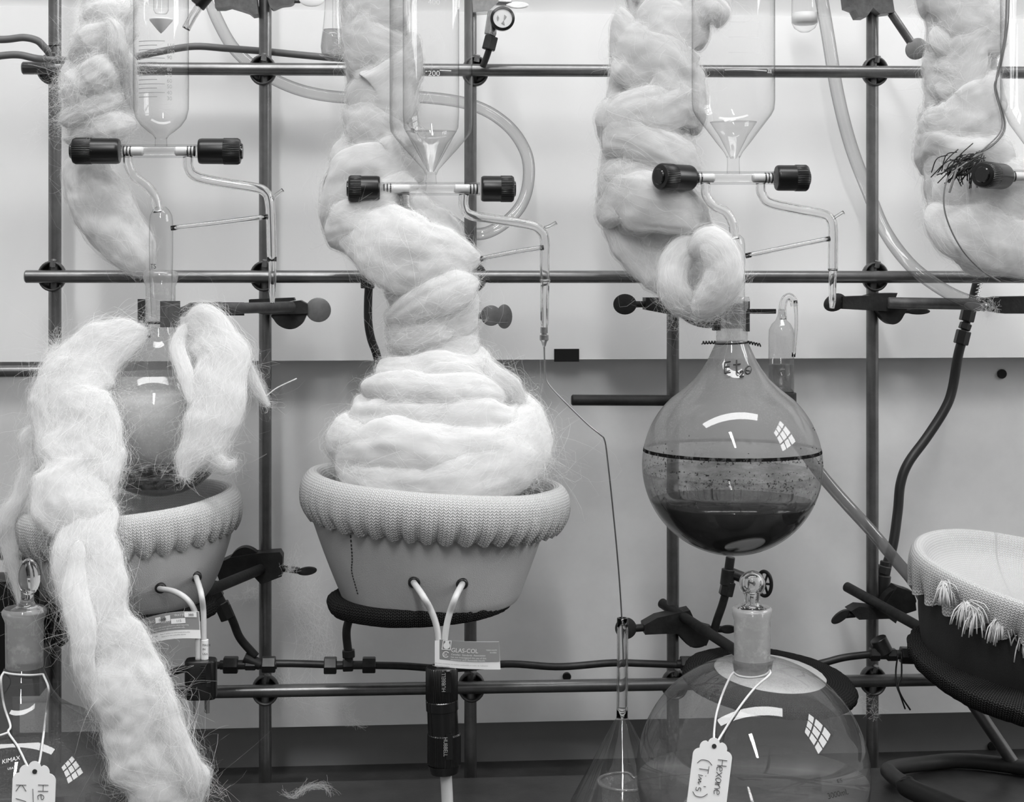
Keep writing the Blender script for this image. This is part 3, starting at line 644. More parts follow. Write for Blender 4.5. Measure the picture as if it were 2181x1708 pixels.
SD = still('partly seen still head whose turned cap pokes over a knot of dark fibres', 2222, YS,
    [(88, -200), (88, 220), (70, 262), (30, 320), (14, 340)], [(14, 336), (14, 372)], 376, 2140, 2300, 2066, None, None, None, None, None, None, None, turn_l=.75)
# marks printed on the reservoirs
def on_cyl(cx, cy, Y, hw):
    k = M(cx, Y); c = P(cx, cy, Y); R = hw * k
    return lambda x, y: c + np.array([R * math.sin(x / R), -R * math.cos(x / R) - .0002, y])
m = MB(); ka = M(343, YS)
for i, y in enumerate(range(96, 222, 9)):
    w_ = 30 if i % 2 == 0 else 22; f = on_cyl(322, y, YS, 58.6) if False else on_cyl(343, y, YS, 58.8)
    for s_ in np.linspace(-44, -44 + 2 * w_, 9)[:-1]:
        d = 2 * w_ / 8 * ka; x = s_ * ka
        m.add([f(x, 0), f(x + d, 0), f(x + d, .0006), f(x, .0006)], [(0, 1, 2, 3)])
m.build('scale_line', 'print_grey', SA, smooth=False)
m = MB()
for t, y in (('110', 108), ('100', 121), ('90', 133), ('80', 158), ('70', 170), ('60', 182), ('50', 194), ('40', 207), ('30', 219)): put_text(m, t, .0048, (lambda f: (lambda x, y_: f(x + 20 * ka, y_)))(on_cyl(343, y, YS, 58.8)))
m.build('scale_number', 'print_grey', SA, smooth=False)
m = MB()
for t, y in (('400', 24), ('300', 98), ('200', 172)): put_text(m, t, .0065, (lambda f: (lambda x, y_: f(x - 9 * ka, y_)))(on_cyl(918, y, YS, 88.4)), stretch=1.1)
f = on_cyl(918, 164, YS, 88.4); m.add([f(-14 * ka, 0), f(-10 * ka, 0), f(-10 * ka, .0008), f(-14 * ka, .0008)], [(0, 1, 2, 3)]); m.add([f(16 * ka, .0012), f(42 * ka, .0012), f(42 * ka, .002), f(16 * ka, .002)], [(0, 1, 2, 3)])
m.build('scale_number', 'print_white', SB, smooth=False)
m = MB(); f = on_cyl(1562, 160, YS, 88.4)
for s_ in np.arange(-38, 62, 4): m.add([f(s_ * ka, 0), f((s_ + 4) * ka, 0), f((s_ + 4) * ka, .0007), f(s_ * ka, .0007)], [(0, 1, 2, 3)])
put_text(m, '200', .0055, lambda x, y: f(x + 64 * ka, y - .0012), stretch=.9)
m.build('scale_number', 'print_white', SC, smooth=False)
m = MB()
for y in (60, 92, 124, 178):
    f = on_cyl(1562, y, YS, 88.4)
    for s_ in np.arange(-30, 38, 4): m.add([f(s_ * ka, 0), f((s_ + 4) * ka, 0), f((s_ + 4) * ka, .0004), f(s_ * ka, .0004)], [(0, 1, 2, 3)])
m.build('scale_line', 'print_white', SC, smooth=False)
m = MB(); lathe_px(m, 343, YS, [(25, 40), (24, 44), (8, 64), (1, 71)], 28, True); m.build('highlight_cone', 'milk', SA)  # milk-white cone standing in for a bright highlight inside the glass
m = MB(); lathe_px(m, 343, YS, [(16, -30), (16, 22), (12, 29), (1, 31)], 28); m.build('inner_tube', 'glass_clean', SA)
glass_tube([(396, 62, YS), (410, 36, YS), (424, 14, YS)], 9, 'side_arm', SA, 12, .6)
pxcyl(MB(), 420, 12, 440, -12, YS, 17).build('side_arm_cap', 'black', SA, smooth='auto')
for root, cx, pr in ((SB, 918, [(1, 279), (55, 280), (34, 306), (12, 352), (6, 366)]), (SC, 1562, [(1, 259), (50, 260), (30, 290), (12, 326), (6, 338)])):
    m = MB(); lathe_px(m, cx, YS, pr, 40); m.build('liquid', 'water', root)
m = MB(); put_text(m, 'TS', .006, lambda x, y: on_cyl(343, 572, YS, 25.3)(x - 22 * ka, y)); m.build('joint_mark', 'ink', SA, smooth=False)

# needle on the middle outlet and its long bent cannula
nd = thing('needle', 'long bent steel needle hanging from the outlet into the slender glass stem', 'needle', P(1326, 1420, -.112))
k = M(1160, YS)
MB().lathe([(8 * k, 0), (8 * k, -12 * k), (6 * k, -13 * k), (6 * k, -16 * k), (9.5 * k, -17 * k), (9.5 * k, -27 * k), (6 * k, -31 * k), (4 * k, -38 * k), (2 * k, -42 * k)], P(1159, 697, YS), (0, 0, 1), 8).build('hub', 'chrome', nd, smooth=False)
MB().tube(PP([(1159, 735, YS), (1160, 770, YS), (1162, 800, YS), (1168, 818, YS), (1195, 848, -.172), (1250, 902, -.165), (1278, 925, -.162), (1288, 938, -.16), (1294, 980, -.158), (1306, 1090, -.145), (1318, 1220, -.128), (1325, 1330, -.1145), (1328, 1420, -.1145)]), 1.7 * k, 8, smooth_n=90).build('cannula', 'steel', nd)

# ------------------------------------------------------------------ flasks
YF = -.155
def sphere_prof(cx, cy, R, a0, a1, n=28): return arc_px(cx, cy, R, a0, a1, n)
fa = thing('round_flask', 'round flask coated inside with pale frosty specks, draped with wool strips', 'flask', P(338, 1052, YF), 'round-bottomed flasks')
m = MB(); lathe_px(m, 342, YF, [(28, 576), (36, 580), (37, 590), (34, 602), (31, 610), (31, 690)], 48); m.build('ground_neck', 'frost', fa)
pa = [(31, 690), (34, 706), (44, 726), (62, 748), (88, 772), (112, 795)]
aa = math.degrees(math.asin(112 / 150)); 
m = MB(); lathe_px(m, 340, YF, pa, 56); m.build('shoulder', 'glass_dusty', fa)
m = MB(); lathe_px(m, 338, YF, [(112, 795), (132, 820), (144, 850), (150, 885), (150, 915), (143, 950), (130, 980)], 56); m.build('bulb', 'speckled', fa)
m = MB(); lathe_px(m, 338, YF, [(130, 980), (112, 1010), (88, 1032), (55, 1047), (25, 1054), (1, 1056)], 56); m.build('base', 'glass_dusty', fa)
m = MB(); lathe_px(m, 338, YF, [(1, 838), (136, 838), (142, 855), (147, 885), (147, 915), (141, 948), (131, 972), (1, 973)], 56); m.build('cloudy_liquid', 'cloudy', fa)
m = MB(); lathe_px(m, 338, YF, [(133, 974), (128, 983), (121, 994), (116, 1002)], 80); m.build('dark_ring', 'soot', fa)
m = MB(); lathe_px(m, 338, YF, [(108, 1010), (97, 1022), (84, 1032)], 80); m.build('dark_ring', 'soot', fa)
m = MB(); lathe_px(m, 338, YF, [(1, 1022), (94, 1022), (84, 1032), (55, 1045), (25, 1052), (1, 1054)], 56); m.build('settled_liquid', 'solvent', fa)

YC = -.155
fc = thing('round_flask', 'round flask of black liquid with dark tide lines, marked in ink on its neck', 'flask', P(1558, 1181, YC), 'round-bottomed flasks')
R_, cyc = 191, 990
prof = [(36, 632), (38, 640), (38, 654), (34, 664), (33, 728)]
m = MB(); lathe_px(m, 1559, YC, prof, 48); m.build('ground_neck', 'frost', fc)
a0 = math.degrees(math.asin(128 / R_))
am = math.degrees(math.acos((cyc - 958) / R_))
m = MB(); lathe_px(m, 1559, YC, [(33, 726), (40, 742), (51, 766), (63, 786), (80, 808), (102, 828)] + arc_px(0, cyc, R_, a0, am, 20), 80); m.build('upper_bulb', 'fogged', fc)
m = MB(); lathe_px(m, 1559, YC, arc_px(0, cyc, R_, am, 180, 30), 80); m.build('lower_bulb', 'glass_dusty', fc)
al = math.degrees(math.acos((cyc - 1068) / R_))
m = MB(); lathe_px(m, 1559, YC, [(1, 1068)] + arc_px(0, cyc, R_ - 2.5, al, 179.7, 30), 80, True); m.build('dark_liquid', 'dark_liquid', fc)
def band(root, cx, Y, cy, R, y0, y1, mat, name='tide_line', n=4):
    A0, A1 = (math.degrees(math.acos((cy - y) / R)) for y in (y0, y1)); m = MB(); lathe_px(m, cx, Y, arc_px(0, cy, R, A0, A1, n), 120); return m.build(name, mat, root)
band(fc, 1559, YC, cyc, R_ + .4, 954, 961, 'residue'); band(fc, 1559, YC, cyc, R_ - 1.4, 961, 968, 'residue_dots')
band(fc, 1559, YC, cyc, R_ - 1.2, 985, 992, 'residue_dots'); band(fc, 1559, YC, cyc, R_ - 1.6, 996, 1008, 'residue_dots'); band(fc, 1559, YC, cyc, R_ - 1.2, 1004, 1068, 'residue_haze', n=10)
band(fc, 1559, YC, cyc, R_ - 1.7, 1046, 1068, 'residue_dots', n=5)
# drops of residue on the upper glass
rng = random.Random(4); m = MB(); kc = M(1559, YC); c0 = P(1559, cyc, YC)
for i in range(70):
    a, b_ = rng.uniform(-1.3, 1.3), rng.gauss(0, .16) + .05
    d = np.array([math.sin(a) * math.cos(b_), -math.cos(a) * math.cos(b_), math.sin(b_)]); m.sphere(c0 + d * (R_ + .2) * kc, (.0005 * rng.uniform(.5, 1.3), .0003, .0006 * rng.uniform(.5, 1.8)), 6, 4)
m.build('spatter', 'ink', fc, kind='stuff')
def strokes(mb, lines, fn, r=.0004):
    for ln in lines: mb.tube(np.array([fn(*q) for q in catmull(np.array([(a, b, 0) for a, b in ln], float), max(2, 6 * len(ln)))[:, :2]]), r, 6)
def on_cone(px, py):                                             # pixel on the front of the neck cone
    hw = np.interp(py, [742, 766, 786, 808, 828], [40, 51, 63, 80, 102]); dx = min(abs(px - 1559), hw * .95) * math.copysign(1, px - 1559)
    p = P(px, py, YC); p[1] -= math.sqrt(hw ** 2 - dx ** 2) * kc + .0016; return P(px, py, p[1])
m = MB(); strokes(m, [[(1544, 772), (1543, 784), (1544, 795)], [(1544, 772), (1556, 770)], [(1544, 782), (1554, 781)], [(1544, 795), (1556, 793)],
    [(1569, 767), (1569, 780), (1570, 792), (1574, 795)], [(1562, 777), (1577, 775)], [(1576, 793), (1580, 790), (1583, 793), (1578, 800), (1576, 802), (1584, 801)],
    [(1590, 783), (1587, 790), (1591, 796), (1597, 794), (1600, 786), (1596, 780), (1590, 783), (1588, 788), (1596, 790)]], on_cone, .0007)
m.build('handwriting', 'ink', fc)
tw = thing('neck_wire', 'thin black wire twisted round the neck of the flask of dark liquid', 'wire', P(1559, 735, YC))
th = np.linspace(0, 2 * np.pi, 40, endpoint=False); c = P(1559, 730, YC)
MB().tube(c + np.stack([35.5 * kc * np.cos(th), 35.5 * kc * np.sin(th), .0008 * np.cos(th)], 1), .0008, 6, closed=True).build('loop', 'black', tw)
for x0, x1, y0, y1 in ((1524, 1495, 729, 730), (1593, 1620, 729, 735)):
    t = np.linspace(0, 1, 30); pts = np.array([P(x0 + (x1 - x0) * q, y0 + (y1 - y0) * q, YC - .012) for q in t]); pts[:, 2] += .0012 * np.sin(t * 30); pts[:, 1] += .0012 * np.cos(t * 30)
    MB().tube(pts, .0007, 6).build('twisted_end', 'black', tw)
bc = thing('bottle_clamp', 'dark jaws and threaded rod gripping the neck of the flask of dark liquid', 'clamp', P(1560, 705, YC))
for x0, x1, y0, y1 in ((1520, 1535, 645, 704), (1586, 1597, 642, 706)): 
    m = MB(); jaw(m, x0, x1, y0, y1, YC - .009, 2, 18); m.build('jaw', 'cast', bc, smooth='auto')
m = MB(); jaw(m, 1535, 1590, 646, 700, YC + .0185, -2, 5); m.build('rear_jaw', 'cast', bc, smooth='auto')
p = PP([(1594, 663, -.15), (1653, 663, -.15)]); pr = []
for i in range(29): pr += [(.0019, i * .0009), (.0025, i * .0009 + .00045)]
MB().lathe(pr, p[0], p[1] - p[0], 12).build('threaded_rod', 'cast', bc, smooth=False)
MB().cyl(P(1560, 672, YC + .02), P(1480, 672, -.02), .005, 14).build('arm', 'cast', bc)

YRF = -.33
fr_ = thing('round_flask', 'large stoppered clear flask with a paper tag on the bench', 'flask', P(1605, 1800, YRF), 'round-bottomed flasks')
zb = lambda cx, Y: (P(cx, 1700, Y)[2])
def bench_center(cx, Y, R):
    k = M(cx, Y); return HORIZ + (H - R * k) / k                 # row of the centre of a ball of R pixels resting on the bench
cyr = bench_center(1605, YRF, 247); a0 = math.degrees(math.asin(58 / 247))
m = MB(); lathe_px(m, 1602, YRF, [(38, 1292), (42, 1294), (43, 1300), (41, 1312), (38.5, 1322), (38.5, 1430)], 48); m.build('ground_neck', 'frost', fr_)
y_s = cyr - 247 * math.cos(math.radians(a0))
m = MB(); lathe_px(m, 1603, YRF, [(38.5, 1428), (39, 1434), (44, y_s - 4)] + arc_px(0, cyr, 247, a0, 179.8, 50), 96); m.build('bulb', 'glass_dusty', fr_)
al = math.degrees(math.acos((cyr - 1660) / 247))
m = MB(); lathe_px(m, 1603, YRF, [(1, 1660)] + arc_px(0, cyr, 245, al, 179.5, 30), 96); m.build('clear_liquid', 'solvent', fr_)
st = thing('ball_stopper', 'clear glass stopper with a round ball top, set in the tagged flask', 'stopper', P(1602, 1415, YRF))
m = MB(); lathe_px(m, 1602, YRF, arc_px(0, 1243, 28, 2, 142, 18) + [(16.5, 1272), (16, 1284), (20, 1290), (31, 1296), (26, 1297), (13, 1290), (10, 1282), (11, 1272)] + arc_px(0, 1243, 21, 148, 2, 16), 40, False); m.build('handle', 'glass_solid', st)
m = MB(); lathe_px(m, 1602, YRF, [(31, 1297), (36.5, 1302), (34, 1410), (30, 1414), (1, 1415)], 40, True); m.build('ground_plug', 'frost', st)
kr_ = M(1603, YRF)
cf = P(1603, cyr, YRF)
def on_ball(center, R, k):
    def fn(px, py, off=.0003):
        for _ in range(1):
            Y = center[1]
            for _i in range(6):
                p = P(px, py, Y); dx, dz = p[0] - center[0], p[2] - center[2]; q = (R * k) ** 2 - dx * dx - dz * dz
                Y = center[1] - math.sqrt(max(q, 0)) - off
        return P(px, py, Y)
    return fn
onr = on_ball(cf, 247, kr_)
m = MB()
def tilted(x0, y0, ang, s):
    c_, s_ = math.cos(math.radians(ang)), math.sin(math.radians(ang))
    return lambda x, y: onr(x0 + (x * c_ + y * s_) * s, y0 - (-x * -s_ + y * c_) * s if False else y0 + (-x * s_ * -1 - y * c_) * s * 1.0)
put_text(m, '3000mL', 18, tilted(1764, 1702, -14, 1.0), stretch=.78); put_text(m, 'ES', 12, tilted(1784, 1668, -14, 1.0))
m.build('capacity_mark', 'ink', fr_, smooth=False)

YLF = -.30
kl_ = M(45, YLF); fl = thing('round_flask', 'stoppered clear flask with a cut-off paper tag beside the long wool strip', 'flask', P(45, 1800, YLF), 'round-bottomed flasks')
cyl_ = bench_center(45, YLF, 214); a0 = math.degrees(math.asin(140 / 214)); y_s = cyl_ - 214 * math.cos(math.radians(a0))
m = MB(); lathe_px(m, 52, YLF, [(42, 1294), (47, 1300), (47, 1306), (42, 1318), (40, 1324), (39, 1420)], 48); m.build('ground_neck', 'frost', fl)
m = MB(); lathe_px(m, 50, YLF, [(39, 1420), (43, 1428), (52, 1450), (60, 1472), (78, 1497), (106, 1516), (128, y_s - 3)] + arc_px(0, cyl_, 214, a0, 179.8, 40), 80); m.build('bulb', 'glass_dusty', fl)
al = math.degrees(math.acos((cyl_ - 1690) / 214))
m = MB(); lathe_px(m, 50, YLF, [(1, 1690)] + arc_px(0, cyl_, 212, al, 179.5, 24), 80); m.build('clear_liquid', 'solvent', fl)
onl = on_ball(P(50, cyl_, YLF), 214, kl_)
m = MB(); put_text(m, 'KIMAX', 13, lambda x, y: onl(4 + x * .97 + y * .05, 1627 - x * .24 - y)); put_text(m, 'USA', 7, lambda x, y: onl(16 + x, 1640 - x * .2 - y)); m.build('maker_mark', 'print_white', fl, smooth=False)
st = thing('oval_stopper', 'clear glass stopper with a flat oval head, set in the cut-off tagged flask', 'stopper', P(55, 1415, YLF))
m = MB(); m.sphere(P(62, 1228, YLF), (25 * kl_, 15 * kl_, 40 * kl_), 32, 22); m.build('head', 'glass_solid', st)
m = MB(); lathe_px(m, 58, YLF, [(15, 1256), (13, 1268), (14, 1280), (19, 1289), (34, 1297), (38, 1303)], 36, True); m.build('stem', 'glass_solid', st)
m = MB(); lathe_px(m, 53, YLF, [(34, 1304), (38, 1308), (34, 1405), (30, 1408), (1, 1409)], 36, True); m.build('ground_plug', 'frost', st)

# paper tags on strings
def paper_tag(name, label, pts, Y0, Y1, hole, lines, strs, string_r=.0009):
    """pts: outline in pixels; the tag leans against the flask between the depths Y0 (top) and Y1 (bottom)"""
    ys = [q[1] for q in pts]; y0, y1 = min(ys), max(ys)
    dep = lambda py: Y0 + (Y1 - Y0) * (py - y0) / (y1 - y0)
    w_ = PP([(q[0], q[1], dep(q[1])) for q in pts]); r = thing(name, label, 'tag', w_[:, :].min(0))
    MB().prism(w_, (0, .0006, 0)).build('card', 'paper', r, smooth=False)
    h = P(hole[0], hole[1], dep(hole[1]) - .0003); k = M(hole[0], Y0)
    MB().lathe([(5 * k, 0), (5 * k, .0004)], h, (0, -1, 0), 20).build('hole', 'ink', r, smooth=False)
    m = MB(); strokes(m, lines, lambda a, b: P(a, b, dep(b) - .0004), .00021); m.build('handwriting', 'ink', r)
    for s_ in strs: MB().tube(PP(s_), string_r, 8, smooth_n=50).build('string', 'string', r)
    return r
def tag_outline(ax, ay, ang, w_, h_):
    """scalloped luggage tag hanging from (ax, ay)"""
    pts = [(-w_ / 2, h_)] 
    for cx, cy, r, t0, t1 in ((-w_ * .33, 38, w_ * .17, 180, 262), (-w_ * .19, 20, w_ * .16, 170, 265), (0, 11, w_ * .15, 190, 350), (w_ * .19, 20, w_ * .16, 275, 370), (w_ * .33, 38, w_ * .17, 278, 360)):
        pts += [(cx + r * math.cos(math.radians(t)), cy + r * math.sin(math.radians(t))) for t in np.linspace(t0, t1, 10)]
    pts += [(w_ / 2, h_)]
    c_, s_ = math.cos(math.radians(ang)), math.sin(math.radians(ang))
    return [(ax + x * c_ - y * s_, ay + x * s_ + y * c_) for x, y in pts]
def hand(ax, ay, ang, sc, segs):
    c_, s_ = math.cos(math.radians(ang)), math.sin(math.radians(ang))
    return [[(ax + x * sc * c_ - y * sc * s_, ay + x * sc * s_ + y * sc * c_) for x, y in g] for g in segs]
LET = {'H': [[(0, 0), (0, 10)], [(6, 0), (6, 10)], [(0, 5), (6, 5)]], 'e': [[(0, 7), (4.5, 6.5), (4, 4.5), (1.5, 4.5), (0, 7), (1.5, 10), (5, 9.5)]], 'x': [[(0, 4), (5, 10)], [(5, 4), (0, 10)]],
       'a': [[(5, 5), (2, 4.2), (0, 7), (1.5, 9.8), (4, 8.5), (5, 5), (5.5, 10)]], 'n': [[(0, 4.5), (.4, 10)], [(.2, 7), (3, 4.4), (4.6, 6), (5, 10)]], '(': [[(4, -3), (0, 2), (0, 9), (4, 13)]], ')': [[(0, -3), (4, 2), (4, 9), (0, 13)]],
       'T': [[(0, 0), (8, 0)], [(4, 0), (4, 10)]], 'i': [[(1, 5), (1, 10)], [(1, 1.5), (1.2, 2.2)]], 'm': [[(0, 9), (2, 6), (3, 9), (5, 6), (6, 9), (8, 7)]], "'": [[(0, 0), (0, 2.5)]], 's': [[(4, 5), (1, 5), (.5, 7), (3.5, 8), (3, 10), (0, 9.8)]],
       'K': [[(0, 0), (0, 10)], [(6, 0), (0, 5), (6, 10)]], 'A': [[(0, 10), (3.5, 0), (7, 10)]]}
def write(word, x, y, ang, sc, gap=3):
    out = []; pen = 0; c_, s_ = math.cos(math.radians(ang)), math.sin(math.radians(ang))
    for ch in word:
        if ch == ' ': pen += 4; continue
        out += hand(x + pen * sc * c_, y + pen * sc * s_, ang, sc, LET[ch]); pen += max(q[0] for g in LET[ch] for q in g) + gap
    return out
yt0, yt1 = onr(1566, 1600)[1] - .003, onr(1560, 1715)[1] - .003
paper_tag('paper_tag', 'white paper tag reading Hexane hung on the large clear flask', tag_outline(1522, 1573, 7, 84, 150), yt0, yt1, (1521, 1589),
    write('Hexane', 1549, 1620, 97, 2.0, 1.1) + write("(Tim's)", 1512, 1621, 99, 2.0, 1.6),
    [[(1563, 1432, YRF - .018), (1556, 1440, onr(1556, 1452)[1] - .002), (1540, 1475, onr(1540, 1475)[1] - .0015), (1526, 1520, onr(1526, 1520)[1] - .0015), (1521, 1560, onr(1521, 1560)[1] - .002), (1521, 1588, yt0 - .0012)],
     [(1640, 1428, YRF - .014), (1638, 1438, onr(1636, 1450)[1] - .002), (1605, 1468, onr(1605, 1468)[1] - .0015), (1568, 1516, onr(1568, 1516)[1] - .0015), (1540, 1560, onr(1540, 1560)[1] - .002), (1523, 1588, yt0 - .0012)],
     [(1561, 1432, YRF - .016), (1575, 1440, YRF - .0165), (1602, 1443, YRF - .0172), (1628, 1438, YRF - .0165), (1641, 1428, YRF - .013)]])
yt0, yt1 = onl(55, 1650)[1] - .004, onl(52, 1715)[1] - .004
paper_tag('paper_tag', 'white paper tag cut by the frame edge, hung on the flask beside the wool strip', tag_outline(74, 1624, 2, 92, 140), yt0, yt1, (74, 1643),
    write('Hexa', 103, 1672, 91, 2.2, 3.2) + write('K A', 56, 1672, 91, 2.2, 3) + [[(70, 1680), (72, 1740)]],
    [[(8, 1432, YLF - .01), (2, 1448, YLF - .022), (8, 1500, onl(8, 1510)[1] - .0015), (22, 1545, onl(22, 1545)[1] - .0015), (18, 1560, onl(18, 1560)[1] - .0015), (38, 1590, onl(38, 1590)[1] - .0015), (60, 1634, onl(60, 1634)[1] - .003), (73, 1643, yt0 - .001)],
     [(92, 1436, YLF - .01), (104, 1470, YLF - .024), (98, 1520, onl(98, 1525)[1] - .002), (92, 1570, onl(92, 1570)[1] - .002), (84, 1622, onl(84, 1622)[1] - .002), (75, 1643, yt0 - .001)],
     [(18, 1560, onl(18, 1560)[1] - .0015), (0, 1566, onl(0, 1566)[1] - .0015), (-30, 1572, onl(-30, 1572)[1] - .001)],
     [(8, 1432, YLF - .01), (28, 1436, YLF - .0185), (64, 1438, YLF - .0195), (92, 1436, YLF - .01)]])

# ------------------------------------------------------------------ bench glass
YN = -.115
cv = thing('conical_vessel', 'slender-stemmed conical glass vessel with the steel needle in its stem', 'vessel', P(1326, 1726, YN))
glass_tube([(1326, 1316, YN), (1326, 1420, YN), (1325, 1528, YN)], 12, 'stem', cv, 10, .66)
kn = M(1326, YN); yb = HORIZ + H / kn
m = MB(); lathe_px(m, 1325, YN, [(12, 1526), (13, 1530), (20, 1541), (100, 1690), (100 + (yb - 1690) * .5, yb - 1)], 64); m.build('cone', 'glass_dusty', cv)
YB = -.235
bk = thing('beaker', 'small grainy beaker with a notched lip beside the large clear flask', 'beaker', P(1330, 1800, YB))
kb = M(1332, YB); yb = HORIZ + H / kb; cb = P(1334, 1666, YB); g = []; th = np.linspace(0, 2 * np.pi, 64, endpoint=False)
for r_, z in ((55, 4), (60, 1.5), (60, -2), (54, -8), (54, -30), (54, -60), (53, -(yb - 1666) + 6), (48, -(yb - 1666) + 1), (1, -(yb - 1666) + 1)):
    d = ((th - np.radians(62) + np.pi) % (2 * np.pi)) - np.pi; n_ = np.exp(-(d / .16) ** 2) * max(0, 1 + (z - 4) / 26) if z > -26 else 0 * th
    rr = r_ * (1 + .0 * n_) - 10 * n_; zz = z - 9 * n_
    g.append(cb + np.stack([rr * np.cos(th), rr * np.sin(th), zz + 0 * th], 1) * kb)
MB().grid(np.array(g), closed_v=True, caps=False).build('wall', 'beaker_plastic', bk)
g2 = g[1]; MB().tube(g2, 3 * kb, 8, closed=True).build('lip', 'beaker_plastic', bk)

# ------------------------------------------------------------------ bubblers
YV1 = -.0128
bb = thing('bubbler', 'round-ended glass bubbler of clear liquid resting on the topmost lattice rod', 'bubbler', P(708, 131, YV1), 'glass bubblers')
m = MB(); lathe_px(m, 709, YV1, [(15, -40), (17, 10), (20, 50), (24, 80), (26, 100), (24, 114), (17, 125), (8, 130), (1, 131)], 40); m.build('bulb', 'glass', bb)
m = MB(); lathe_px(m, 709, YV1, [(1, 63), (20, 63), (23, 80), (25, 100), (23, 113), (16, 123), (8, 128), (1, 129)], 40); m.build('liquid', 'solvent', bb)
m = MB(); lathe_px(m, 716, YV1, [(8, -40), (8, 88)], 20); m.build('dip_tube', 'glass_clean', bb)
bb = thing('bubbler', 'glass bubbler with a white band of liquid hanging before the panel seam', 'bubbler', P(1714, 70, .03), 'glass bubblers')
m = MB(); lathe_px(m, 1714, .03, [(27, -40), (28, 30), (28, 48), (22, 60), (10, 68), (1, 69)], 40); m.build('bulb', 'glass_clean', bb)
m = MB(); lathe_px(m, 1714, .03, [(1, 28), (27, 28), (27, 48), (22, 52), (1, 53)], 40); m.build('liquid', 'milk', bb)
YB2 = -.03
bb = thing('bubbler', 'hook-topped glass bubbler half filled behind the neck of the dark flask', 'bubbler', P(1664, 838, YB2), 'glass bubblers')
m = MB(); lathe_px(m, 1664, YB2, [(6, 658), (8, 672), (12, 682), (20, 690), (26, 702), (27, 720), (27, 838), (1, 839)], 40); m.build('bulb', 'glass_dusty', bb)
m = MB(); lathe_px(m, 1664, YB2, [(1, 776), (25.5, 776), (25.5, 836), (1, 837)], 40); m.build('liquid', 'solvent', bb)
glass_tube([(1668, 680, YB2), (1667, 655, YB2), (1672, 637, YB2), (1682, 632, YB2), (1690, 640, YB2), (1692, 652, YB2)], 8, 'hook', bb, 30, .6)
glass_tube([(1694, 640, YB2 - .01), (1696, 690, YB2 - .01), (1690, 760, YB2 - .01)], 4, 'side_tube', bb, 12, .6)
pxcyl(MB(), 1664, 836, 1664, 862, YB2, 32).build('rubber_cup', 'rubber', bb, smooth='auto')
# ------------------------------------------------------------------ heating mantles
def uv_grid(mb_obj, g_uv, nu, nv, closed_v):
    me = mb_obj.data; uvl = me.uv_layers.new(name='UVMap'); n = len(me.loops); li = np.empty(n, np.int32); me.loops.foreach_get('vertex_index', li)
    ls = np.empty(len(me.polygons), np.int32); me.polygons.foreach_get('loop_start', ls)
    uv = g_uv.reshape(-1, 2)[li]
    uvl.data.foreach_set('uv', uv.astype(np.float32).ravel())
def rot_about(v, c, ax, deg):
    Mx = np.array(Matrix.Rotation(math.radians(deg), 3, Vector(ax))); return (np.asarray(v) - c) @ Mx.T + c
def revolve(cx, cy, Y, prof, seg, fn=None, rot=()):
    """prof: (half width px, height px) about the row cy; fn may shift points; rot: list of (axis, degrees) about the centre"""
    k = M(cx, Y); c = P(cx, cy, Y); th = np.linspace(-np.pi, np.pi, seg + 1)[:seg]
    pr = np.array(prof, float); g = np.zeros((len(pr), seg, 3))
    for i, (r, z) in enumerate(pr):
        rr, zz = np.full(seg, r), np.full(seg, z)
        if fn: rr, zz = fn(i / (len(pr) - 1), th, rr, zz)
        g[i] = c + np.stack([rr * np.sin(th), -rr * np.cos(th), zz], 1) * k
    for ax, d in rot: g = rot_about(g.reshape(-1, 3), c, ax, d).reshape(g.shape)
    return g, c, k, th
def knit_part(name, parent, cx, cy, Y, prof, rot, mat='knit', seg=260, gath=1.0, seed=1, ncount=44):
    pr = catmull(np.array([(a, b, 0) for a, b in prof], float), 90)[:, :2]
    def fn(t, th, rr, zz):
        w = max(0, (t - .66) / .34); ph = th * ncount + 1.5 * vn(np.stack([th * 3, 0 * th, 0 * th], 1), seed)
        s = np.abs(np.sin(ph / 2)); big = vn(np.stack([np.cos(th) * 2, np.sin(th) * 2, 0 * th + t], 1), seed + 3)
        rr = rr + gath * (-9 + 13 * s) * w ** 1.4 + 3.0 * big; zz = zz + gath * (-10 * s) * w ** 1.6 + 4 * vn(np.stack([np.cos(th) * 1.6, np.sin(th) * 1.6, 0 * th], 1), seed + 7)
        return rr, zz
    g, c, k, th = revolve(cx, cy, Y, pr, seg, fn, rot)
    d = np.concatenate([[0], np.cumsum(np.linalg.norm(np.diff(pr, axis=0), axis=1))]) * k; R = 250 * k
    mb = MB().grid(g, closed_v=True); o = mb.build(name, mat, parent)
    uv = np.zeros(g.shape[:2] + (2,)); uv[..., 0] = (th * R)[None]; uv[..., 1] = d[:, None]; uv_grid(o, uv, len(pr), seg, True); return o
def front(cx, Y, prof, off=.0004):
    """point on the front of a vertical body of revolution seen at a pixel"""
    hs, ys = [p[0] for p in prof], [p[1] for p in prof]
    def fn(px, py, o=off):
        yy = Y
        for _ in range(8):
            k = M(px, yy); p = P(px, py, yy); row = HORIZ + (H - p[2]) / M(cx, Y); r = np.interp(row, ys, hs) * M(cx, Y); dx = p[0] - P(cx, 900, Y)[0]
            yy = Y - math.sqrt(max(r * r - dx * dx, 1e-8)) - o
        return P(px, py, yy)
    return fn
